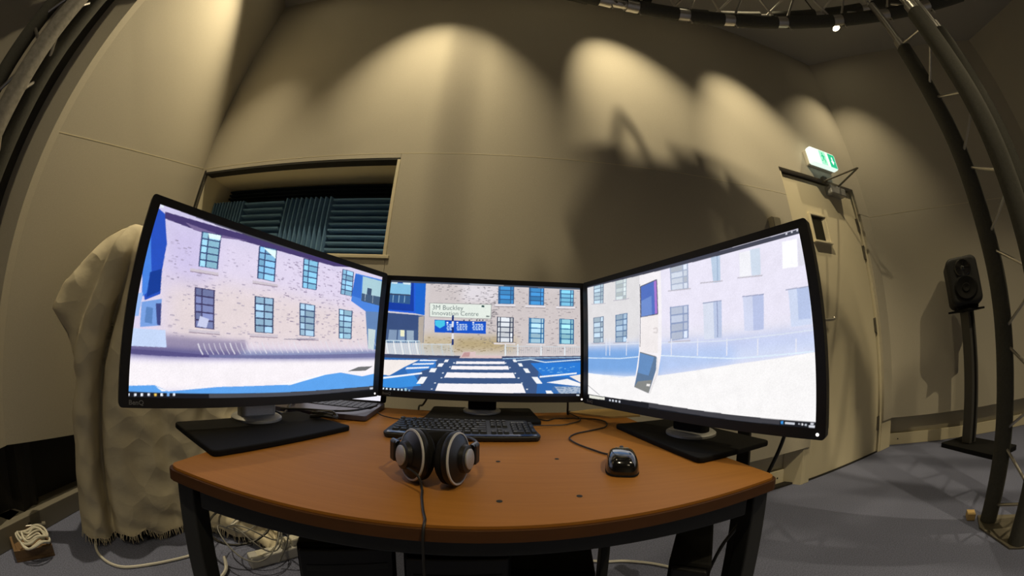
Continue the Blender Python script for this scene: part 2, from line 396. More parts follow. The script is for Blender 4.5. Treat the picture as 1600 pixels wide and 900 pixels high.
# door closer: body on the leaf, two arms folding out into the room, bracket on the head
c = obj('closer_body', MB().box(4.655, 4.88, DO, DO+0.062, 2.065, 2.135, WF), M_BRUSHED, door, bevel=0.006)
obj('closer_spindle', MB().lathe([(0.016, 0), (0.016, 0.03), (0.0, 0.03)], 16, rz_frame(wp(WF, 4.83, DO+0.03, 2.134), 0)), M_BRUSHED, c, smooth=True)
EL = wp(WF, 4.704, 0.29, 2.163)
def flatbar(a, b, w, t):
    a = Vector(a); b = Vector(b); d = (b-a); M = frame(a, d); L = d.length
    q = d.to_track_quat('X', 'Z').to_matrix().to_4x4(); q.translation = a
    return MB().box(0, L, -w/2, w/2, -t/2, t/2, q)
obj('closer_arm', flatbar(wp(WF, 4.83, DO+0.03, 2.160), EL, 0.020, 0.008), M_PLATE, c, bevel=0.002)
obj('closer_arm', flatbar(wp(WF, 4.615, 0.02, 2.163), EL, 0.020, 0.008), M_PLATE, c, bevel=0.002)
obj('closer_bracket', MB().box(4.59, 4.64, 0.0, 0.03, 2.15, 2.20, WF), M_PLATE, c, bevel=0.003)

# ------------------------------------------------------------------ window into the next room, blocked with acoustic foam
win = struct('window_1', MB().box(W0-0.012, W0, -0.34, 0.006, WZ0-0.02, WZ1+0.012, WF), M_DARKGAP)
win['label'] = 'wide shallow window filled with acoustic foam tiles'
obj('head_gap', MB().box(W0, W1, -0.06, -0.001, WZ1-0.014, WZ1, WF), M_DARKGAP, win)
obj('window_reveal', MB().box(W0, W1, -0.36, -0.06, WZ1-0.006, WZ1+0.02, WF).box(W0-0.01, W0+0.004, -0.36, -0.02, WZ0, WZ1, WF).box(W1-0.004, W1+0.03, -0.36, -0.02, WZ0, WZ1, WF).box(W0, W1, -0.36, -0.02, WZ0-0.02, WZ0+0.012, WF), M_CREAM, win)
obj('window_sill', MB().box(W0, W1+0.02, -0.05, 0.010, WZ0-0.016, WZ0+0.001, WF), M_CREAM, win, bevel=0.002)
obj('window_side_trim', MB().box(W1-0.014, W1+0.004, -0.05, 0.007, WZ0, WZ1-0.015, WF), M_CREAM, win, bevel=0.002)
def foam_tile(s0, s1, z0, z1, off, depth, n, vertical, m):
    """one wedge tile: a base slab and n wedges proud of it"""
    mb = MB().box(s0, s1, off-0.03, off, z0, z1, WF)
    k = n
    for i in range(k):
        if vertical:
            a = s0 + (s1-s0)*i/k; b = s0 + (s1-s0)*(i+1)/k; c_ = (a+b)/2
            vs = [(a, off, z0), (b, off, z0), (c_+0.004, off+depth, z0), (c_-0.004, off+depth, z0), (a, off, z1), (b, off, z1), (c_+0.004, off+depth, z1), (c_-0.004, off+depth, z1)]
        else:
            a = z0 + (z1-z0)*i/k; b = z0 + (z1-z0)*(i+1)/k; c_ = (a+b)/2
            vs = [(s0, off, a), (s0, off, b), (s0, off+depth, c_+0.004), (s0, off+depth, c_-0.004), (s1, off, a), (s1, off, b), (s1, off+depth, c_+0.004), (s1, off+depth, c_-0.004)]
        mb.add([WF @ Vector(p) for p in vs], [(0,1,2,3), (7,6,5,4), (1,5,6,2), (2,6,7,3), (3,7,4,0), (0,4,5,1)])
    return obj('acoustic_foam_tile', mb, m, win)
tz0, tz1 = 1.362, 1.757
for s0, s1, n, v in ((0.052, 0.363, 11, True), (0.367, 0.700, 9, False), (0.704, 1.060, 10, True), (1.064, 1.49, 10, False)):
    foam_tile(s0, s1, tz0, tz1, -0.215, 0.075, n, v, M_TEAL)
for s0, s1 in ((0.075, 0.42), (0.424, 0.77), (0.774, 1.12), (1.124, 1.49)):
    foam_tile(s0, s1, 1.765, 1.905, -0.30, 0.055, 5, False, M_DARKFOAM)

# ------------------------------------------------------------------ ceiling downlights
LIGHT_LABELS = ['recessed ceiling spotlight washing the wall above the foam-filled window', 'recessed ceiling spotlight washing the front wall right of its middle',
                'recessed ceiling spotlight washing the front wall left of the door', 'lit recessed ceiling spotlight visible beside the curved truss above the door',
                'recessed ceiling spotlight washing the left wall above the draped sheet', 'unseen fill spotlight added over the floor behind the left end of the desk',
                'unseen fill spotlight added inside the ring of the curved truss', 'unseen fill spotlight added over the floor right of the upright truss', 'unseen fill spotlight added farthest from the front wall']
def downlight(i, pos, aim, beam, blend, f):
    x, y = pos
    t = thing('ceiling_downlight', LIGHT_LABELS[i], 'light', (x, y, CEIL), group='ceiling downlights')
    d = (Vector(aim) - Vector((x, y, CEIL))).normalized()
    F = Matrix.Translation((x, y, CEIL))
    obj('trim_ring', MB().lathe([(0.036, -0.001), (0.038, -0.006), (0.052, -0.005), (0.054, 0.0)], 28, F, cap=False), M_SILVER, t, smooth=True)
    obj('bulb', MB().lathe([(0.0, -0.004), (0.034, -0.003), (0.036, 0.0)], 24, F, cap=False), M_LAMP, t)
    ld = bpy.data.lights.new('downlight_beam', 'SPOT'); ld.energy = SPOT_W*f; ld.color = WARM; ld.spot_size = math.radians(beam); ld.spot_blend = blend; ld.shadow_soft_size = 0.018
    lo = bpy.data.objects.new('downlight_beam', ld); COL.objects.link(lo); lo.parent = t; lo.location = (0, 0, -0.02)
    lo.rotation_euler = d.to_track_quat('-Z', 'Y').to_euler()
for i, d in enumerate(DOWNLIGHTS): downlight(i, *d)

# ------------------------------------------------------------------ exit sign, wall box
def WFp(s, o, z): return wp(WF, s, o, z)
ex = thing('exit_sign', 'lit white and green emergency exit sign on the wall above the door', 'sign', WFp(4.615, 0.0, 2.26))
obj('back_box', MB().box(4.445, 4.785, 0, 0.035, 2.272, 2.408, WF), M_WHITE, ex, bevel=0.006)
obj('diffuser', MB().prism(round_rect(4.44, 4.79, 2.265, 2.415, 0.02), 0, 1, WF @ Matrix(((1,0,0,0),(0,0,0.045,0.035),(0,1,0,0),(0,0,0,1)))), M_SIGNLIT, ex, bevel=0.008)
g = MB().box(4.682, 4.776, 0.080, 0.0815, 2.276, 2.404, WF)
pl = obj('arrow_plate', g, M_GREEN, ex)
arrow = [(0.0, 0.035), (0.0, -0.005), (0.028, -0.005), (0, -0.04)]
M_SW = mat('sign_white', (0.9, 0.95, 0.9), 0.5, emit=((0.85, 1.0, 0.92), 1.2))
AF = WF @ Matrix(((1,0,0,4.729),(0,0,0.0015,0.0815),(0,1,0,2.34),(0,0,0,1)))
obj('arrow', MB().prism([(-0.006, 0.034), (0.006, 0.034), (0.006, -0.004), (0.021, -0.004), (0.0, -0.036), (-0.021, -0.004), (-0.006, -0.004)], 0, 1, AF), M_SW, pl)
rp = obj('running_figure_plate', MB().box(4.556, 4.642, 0.080, 0.0815, 2.276, 2.404, WF), mat('sign_pale_green', (0.3, 0.7, 0.5), 0.5, emit=((0.35, 0.85, 0.6), 0.9)), ex)
RF = WF @ Matrix(((1,0,0,4.599),(0,0,0.0015,0.0815),(0,1,0,2.34),(0,0,0,1)))
fig = MB().prism([(0.008*math.cos(a)-0.004, 0.040+0.008*math.sin(a)) for a in [2*PI*k/12 for k in range(12)]], 0, 1, RF)
for q in ([(-0.012, 0.028), (0.006, 0.028), (0.010, -0.005), (-0.004, -0.008)], [(0.004, 0.028), (0.024, 0.012), (0.020, 0.006), (0.004, 0.018)], [(-0.012, 0.026), (-0.026, 0.008), (-0.021, 0.004), (-0.006, 0.018)],
          [(0.010, -0.004), (0.022, -0.022), (0.014, -0.045), (0.008, -0.043), (0.013, -0.024), (0.0, -0.008)], [(-0.004, -0.006), (-0.012, -0.028), (-0.030, -0.036), (-0.032, -0.030), (-0.018, -0.022), (-0.010, -0.004)]):
    fig.prism(q, 0, 1, RF)
obj('running_figure', fig, M_GREEN, rp)
bx = thing('wall_box', 'small beige sensor box on the front wall left of the door', 'switch', WFp(3.86, 0, 1.67))
obj('body', MB().box(3.815, 3.895, 0, 0.040, 1.655, 1.735, WF), M_CREAM, bx, bevel=0.004)
obj('face_plate', MB().box(3.822, 3.888, 0.040, 0.044, 1.662, 1.728, WF), M_CREAM, bx, bevel=0.0015)

# ------------------------------------------------------------------ trusses
def node_clamp(p, d, r, L=0.09):
    d = Vector(d).normalized()
    return MB().tube([Vector(p)-d*L/2, Vector(p)+d*L/2], r, 14)
def upright_truss(name, label, feet, rads, top, nodes, zig0, base, foam_top, wraps):
    cx = sum(f[0] for f in feet)/3; cy = sum(f[1] for f in feet)/3
    t = thing(name, label, 'truss', (cx, cy, 0))
    obj('base_plate', MB().prism(base, 0.0, 0.010), M_PLATE, t, bevel=0.002)
    for i, (x, y) in enumerate(feet):
        p = obj('chord', MB().tube([(x, y, 0.010), (x, y, top)], 0.024, 14), M_SILVER, t, smooth=True)
        zz = [0.04, 0.9, 1.75, foam_top]
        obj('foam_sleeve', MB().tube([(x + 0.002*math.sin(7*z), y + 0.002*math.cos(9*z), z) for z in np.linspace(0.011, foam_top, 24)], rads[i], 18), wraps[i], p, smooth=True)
        obj('collar', MB().lathe([(0.026, 0), (0.034, 0), (0.034, 0.05), (0.026, 0.05)], 18, Matrix.Translation((x, y, foam_top+0.015)), cap=False), M_SILVER, p, smooth=True)
    for a, b in ((0, 1), (1, 2)):
        A = feet[a]; B = feet[b]
        k = len(nodes)
        for i in range(k-1):
            P, Q = (A, B) if i % 2 == zig0 else (B, A)
            g = 0.025
            obj('brace', MB().tube([(P[0], P[1], nodes[i]+g), (Q[0], Q[1], nodes[i+1]-g)], 0.0075, 8), M_SILVER, t, smooth=True)
    return t
NZ = [0.06, 0.20, 0.40, 0.62, 0.84, 1.05, 1.26, 1.46, 1.66, 1.86, 2.07, 2.28, 2.46]
upright_truss('upright_truss', 'foam-wrapped upright lattice truss standing on the carpet right of the door', [(2.125, 0.452), (1.965, 0.235), (2.235, 0.215)], (0.046, 0.050, 0.046),
              2.80, NZ, 0, [(2.16, 0.53), (2.03, 0.47), (1.90, 0.26), (1.95, 0.15), (2.28, 0.15), (2.31, 0.22)], 2.40, (M_FOAM, M_FOAM, M_FOAM))
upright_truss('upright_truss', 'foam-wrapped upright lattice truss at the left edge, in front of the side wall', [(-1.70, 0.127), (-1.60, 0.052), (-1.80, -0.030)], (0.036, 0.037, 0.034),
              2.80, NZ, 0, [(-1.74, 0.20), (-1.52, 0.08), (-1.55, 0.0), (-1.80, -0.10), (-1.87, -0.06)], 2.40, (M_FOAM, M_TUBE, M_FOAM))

# curved overhead truss: arc of a ring, lower chord wrapped in foam between silver clamps
RC = Vector((0.723, -1.260, 0)); RR = 2.281; RZ = 2.77
def rp_(a, r, z):
    a = math.radians(a); return Vector((RC.x + r*math.cos(a), RC.y + r*math.sin(a), z))
ring = thing('curved_truss', 'curved foam-wrapped overhead truss hung below the ceiling', 'truss', tuple(rp_(60, RR, RZ)))
A0, A1 = 12, 182
def arc(r, z, a0, a1, n): return [rp_(a0 + (a1-a0)*i/n, r, z) for i in range(n+1)]
lower = obj('lower_chord', MB().tube(arc(RR, RZ, A0, A1, 90), 0.024, 12), M_SILVER, ring, smooth=True)
inner = obj('inner_chord', MB().tube(arc(RR-0.13, RZ+0.23, A0, A1, 90), 0.024, 12), M_SILVER, ring, smooth=True)
outer = obj('outer_chord', MB().tube(arc(RR+0.13, RZ+0.23, A0, A1, 90), 0.024, 12), M_SILVER, ring, smooth=True)
na = [96.2, 92.0, 84.0, 76.6, 67.5, 57.5, 48.5, 40.0, 31.0, 22.0]
na = [168, 159, 150, 141, 132, 123, 114, 105] + na
for i in range(len(na)-1):
    a, b = na[i]-0.9, na[i+1]+0.9
    if abs(na[i]-96.2) < .1:
        continue                                              # bare, clamped stretch
    obj('foam_sleeve', MB().tube(arc(RR, RZ, a, b, 12), 0.042, 14), M_FOAM, lower, smooth=True)
    obj('foam_sleeve', MB().tube(arc(RR-0.13, RZ+0.23, a, b, 12), 0.042, 14), M_FOAM, inner, smooth=True)
    obj('foam_sleeve', MB().tube(arc(RR+0.13, RZ+0.23, a, b, 12), 0.042, 14), M_FOAM, outer, smooth=True)
for i, a in enumerate(na):
    c = obj('clamp', MB().tube(arc(RR, RZ, a-0.95, a+0.95, 4), 0.037, 14), M_SILVER, ring, smooth=True)
    obj('clamp_tab', MB().tube([rp_(a-0.9, RR, RZ-0.03), rp_(a-0.9, RR, RZ-0.075)], 0.005, 8), M_SILVER, c)
    if i < len(na)-1:
        m = (a + na[i+1])/2
        for r in (RR-0.13, RR+0.13):
            obj('brace', MB().tube([rp_(a-0.7, RR, RZ), rp_(m, r, RZ+0.23)], 0.0075, 8), M_SILVER, ring, smooth=True)
            obj('brace', MB().tube([rp_(na[i+1]+0.7, RR, RZ), rp_(m, r, RZ+0.23)], 0.0075, 8), M_SILVER, ring, smooth=True)
        obj('brace', MB().tube([rp_(m, RR-0.13, RZ+0.23), rp_(a, RR+0.13, RZ+0.23)], 0.0075, 8), M_SILVER, ring, smooth=True)
for a in (94.8, 93.6):
    obj('clamp_bolt', MB().tube([rp_(a, RR-0.02, RZ-0.02), rp_(a, RR-0.03, RZ-0.065)], 0.006, 8), M_SILVER, ring)
# hangers to the ceiling
for a in (30, 58, 120, 160):
    obj('hanger', MB().tube([rp_(a, RR+0.13, RZ+0.23), rp_(a, RR+0.13, CEIL)], 0.005, 8), M_CABLE_B, ring)

# unseen boxes and a loop added on the curved truss to cast the wall shadow
for x0, x1, zt_ in ((0.33, 0.504, 3.19), (0.506, 0.633, 3.235), (0.635, 0.80, 3.16)):
    obj('shadow_box', MB().box(x0, x1, 0.945, 1.10, 2.905, zt_), M_BLACKMATT, ring, bevel=0.008)
obj('shadow_loop', MB().tube(smooth_path([(0.385, 1.085, 3.18), (0.390, 1.085, 3.25), (0.408, 1.085, 3.31), (0.424, 1.085, 3.29), (0.445, 1.085, 3.23), (0.462, 1.085, 3.18)], 6), 0.0065, 8), M_CABLE_B, ring, smooth=True)

# ------------------------------------------------------------------ free-standing loudspeaker by the right wall
sx, sy = 3.435, 1.035
st = thing('speaker_stand', 'dark grey loudspeaker stand with flat black base by the right wall', 'stand', (3.40, 0.95, 0))
BF = rz_frame((3.40, 0.93, 0), math.radians(70))
obj('base_plate', MB().prism(round_rect(-0.29, 0.29, -0.17, 0.17, 0.02), 0, 0.035, BF), M_BLACKMATT, st, bevel=0.004)
obj('column', MB().box(-0.045, 0.045, -0.045, 0.045, 0.035, 1.03, rz_frame((sx, sy, 0), math.radians(70))), M_GREYSTAND, st, bevel=0.006)
obj('cable_slot', MB().box(-0.051, -0.044, -0.012, 0.012, 0.05, 1.02, rz_frame((sx, sy, 0), math.radians(70))), M_BLACKMATT, st)
obj('top_plate', MB().box(-0.11, 0.11, -0.12, 0.12, 1.03, 1.045, rz_frame((sx, sy, 0), math.radians(70))), M_BLACKMATT, st, bevel=0.003)
spk = thing('loudspeaker', 'black rounded loudspeaker on the stand by the right wall, partly behind the upright truss', 'speaker', (sx, sy, 1.045))
yaw = math.atan2(-sy, -sx) + PI/2 + math.radians(10)
Q = Matrix.Translation((sx, sy, 1.245)) @ Matrix.Rotation(yaw, 4, 'Z') @ Matrix.Rotation(math.radians(-6), 4, 'X')
F2 = Q @ Matrix(((1,0,0,0),(0,0,-1,0.13),(0,1,0,0),(0,0,0,1)))     # prism axis along the depth
obj('cabinet', MB().prism(round_rect(-0.135, 0.135, -0.185, 0.185, 0.055, 8), 0, 0.26, F2), M_SPEAKER, spk, bevel=0.03, seg=4)
obj('woofer', MB().lathe([(0.0, 0.004), (0.03, 0.010), (0.035, 0.002), (0.085, 0.012), (0.095, 0.006), (0.10, 0.0)], 32, Q @ Matrix.Translation((0, -0.131, -0.06)) @ Matrix.Rotation(PI/2, 4, 'X')), M_BLACKMATT, spk, smooth=True)
obj('waveguide', MB().lathe([(0.0, 0.010), (0.014, 0.006), (0.018, 0.001), (0.062, 0.012), (0.07, 0.006), (0.072, 0.0)], 32, Q @ Matrix.Translation((0, -0.131, 0.09)) @ Matrix.Rotation(PI/2, 4, 'X')), M_GLOSS, spk, smooth=True)
obj('rubber_foot', MB().box(-0.09, 0.09, -0.10, 0.10, 1.045, 1.075, rz_frame((sx, sy, 0), yaw)), M_BLACKMATT, spk, bevel=0.006)

# small timber block on the carpet
t = obj('timber_block', MB().box(-0.032, 0.032, -0.022, 0.022, 0, 0.032, rz_frame((2.125, 0.560, 0), math.radians(28))), M_PINE, bevel=0.0015)
tag(t, 'small yellow timber offcut lying on the carpet beside the upright truss', 'block')

# ------------------------------------------------------------------ desk
ZT = 0.69
DY = math.radians(5.6)
DKF = rz_frame((-0.030, 0.372, 0), DY)                       # desk frame: x along the front edge, y to the back
HW, DD = 0.472, 0.70
desk = thing('desk', 'beech-topped desk with slightly bowed front edge and dark steel frame', 'desk', (-0.03, 0.372, 0), DY)
def desk_outline(inset=0.0, n=24):
    h = HW - inset; P = []
    r = 0.018
    for i in range(n+1):
        x = -h + r + (2*h-2*r)*i/n
        P.append((x, inset - 0.014*(1-(x/HW)**2)))
    for cx, cy, a0 in ((h-r, r+inset, -90), (h-r, DD-inset-r, 0), (-h+r, DD-inset-r, 90), (-h+r, r+inset, 180)):
        for k in range(1, 6):
            a = math.radians(a0 + 90*k/5); P.append((cx + r*math.cos(a), cy + r*math.sin(a)))
    return P
top = obj('tabletop', MB().prism(desk_outline(0.004), ZT-0.004, ZT, DKF), M_WOOD, desk)
obj('edge_band', MB().prism(desk_outline(0.0), ZT-0.021, ZT-0.0042, DKF), M_EDGE, desk, bevel=0.006, seg=4)
for x, y in ((-0.017, 0.595), (0.096, 0.614), (-0.009, 0.431), (0.105, 0.447)):
    obj('screw_hole', MB().lathe([(0.0045, 0.0003), (0.0, 0.0004)], 14, Matrix.Translation((x, y, ZT)), cap=False), M_DARKGAP, top)
def dbox(name, x0, x1, y0, y1, z0, z1, m=M_STEEL, bev=0.003):
    return obj(name, MB().box(x0, x1, y0, y1, z0, z1, DKF), m, desk, bevel=bev)
dbox('apron_rail', -HW+0.05, HW-0.05, 0.022, 0.050, ZT-0.065, ZT-0.022)
dbox('apron_rail', -HW+0.05, HW-0.05, DD-0.05, DD-0.022, ZT-0.065, ZT-0.022)
dbox('apron_rail', -HW+0.022, -HW+0.05, 0.05, DD-0.05, ZT-0.065, ZT-0.022)
dbox('apron_rail', HW-0.05, HW-0.022, 0.05, DD-0.05, ZT-0.065, ZT-0.022)
for sx_ in (-1, 1):
    for y in (0.038, DD-0.036):
        x = sx_*(HW-0.019)
        l = dbox('leg', x-0.017, x+0.017, y-0.017, y+0.017, 0.012, ZT-0.022)
        obj('foot_glide', MB().lathe([(0.016, 0), (0.016, 0.008), (0.012, 0.014)], 14, Matrix.Translation(DKF @ Vector((x, y, 0)))), M_BLACKMATT, l, smooth=True)
# computers and a post under / behind the desk
def tower(label, M, w, d, h):
    t = thing('computer_tower', label, 'computer', tuple(M.translation), group='computer towers under the desk')
    obj('case', MB().box(-w/2, w/2, -d/2, d/2, 0.012, h, M), M_BLACKMATT, t, bevel=0.006)
    obj('front_panel', MB().box(-w/2+0.006, w/2-0.006, -d/2-0.012, -d/2, 0.02, h-0.008, M), M_BLACK, t, bevel=0.004)
    obj('drive_slot', MB().box(-w/2+0.02, w/2-0.02, -d/2-0.0135, -d/2-0.011, h-0.06, h-0.045, M), M_STEEL, t)
    obj('power_button', MB().lathe([(0.009, 0), (0.009, 0.003), (0, 0.003)], 14, axis_frame(M @ Vector((0, -d/2-0.012, h-0.10)), M.to_3x3() @ Vector((0,-1,0)))), M_STEEL, t)
    for x in (-w/2+0.03, w/2-0.03):
        for y in (-d/2+0.05, d/2-0.05): obj('rubber_foot', MB().lathe([(0.012, 0), (0.014, 0.012)], 10, M @ Matrix.Translation((x, y, 0))), M_BLACKMATT, t)
tower('left of two wide black computer towers under the left half of the desk', rz_frame((-0.42, 0.80, 0), math.radians(24)), 0.21, 0.44, 0.47)
tower('right of two wide black computer towers under the left half of the desk', rz_frame((-0.12, 0.80, 0), math.radians(8)), 0.21, 0.44, 0.50)
tower('wide black computer tower under the right half of the desk, left of the slim tower', rz_frame((0.13, 0.86, 0), math.radians(-8)), 0.20, 0.40, 0.40)
tower('slim black computer tower standing under the right half of the desk', rz_frame((0.385, 0.575, 0), math.radians(-34)), 0.072, 0.28, 0.54)
ps = thing('equipment_post', 'black square equipment post standing behind the right end of the desk', 'stand', (0.66, 0.77, 0))
PF = rz_frame((0.66, 0.775, 0), math.radians(40))
obj('base', MB().prism(round_rect(-0.14, 0.14, -0.10, 0.10, 0.02), 0, 0.018, PF), M_BLACKMATT, ps, bevel=0.003)
obj('post', MB().box(-0.017, 0.017, -0.017, 0.017, 0.018, 0.745, PF), M_BLACKMATT, ps, bevel=0.002)
obj('clamp_knob', MB().lathe([(0.012, 0), (0.013, 0.012), (0.008, 0.016), (0.0, 0.016)], 12, PF @ Matrix.Translation((0.017, 0, 0.655)) @ Matrix.Rotation(PI/2, 4, 'Y')), M_BLACKMATT, ps, smooth=True)

# ------------------------------------------------------------------ monitors
SW, SH = 0.597, 0.336
BT, BB, BS = 0.0151, 0.0183, 0.0174
MON = {'L': (-0.5127, 0.6122, 0.935, 1.1655), 'C': (-0.0809, 0.9404, 0.9337, 0.0649), 'R': (0.3650, 0.6656, 0.9328, -1.1213)}
BASE = {'L': (-0.522, 0.592, math.radians(72.4)), 'C': (-0.080, 0.985, math.radians(6)), 'R': (0.425, 0.712, math.radians(-80))}
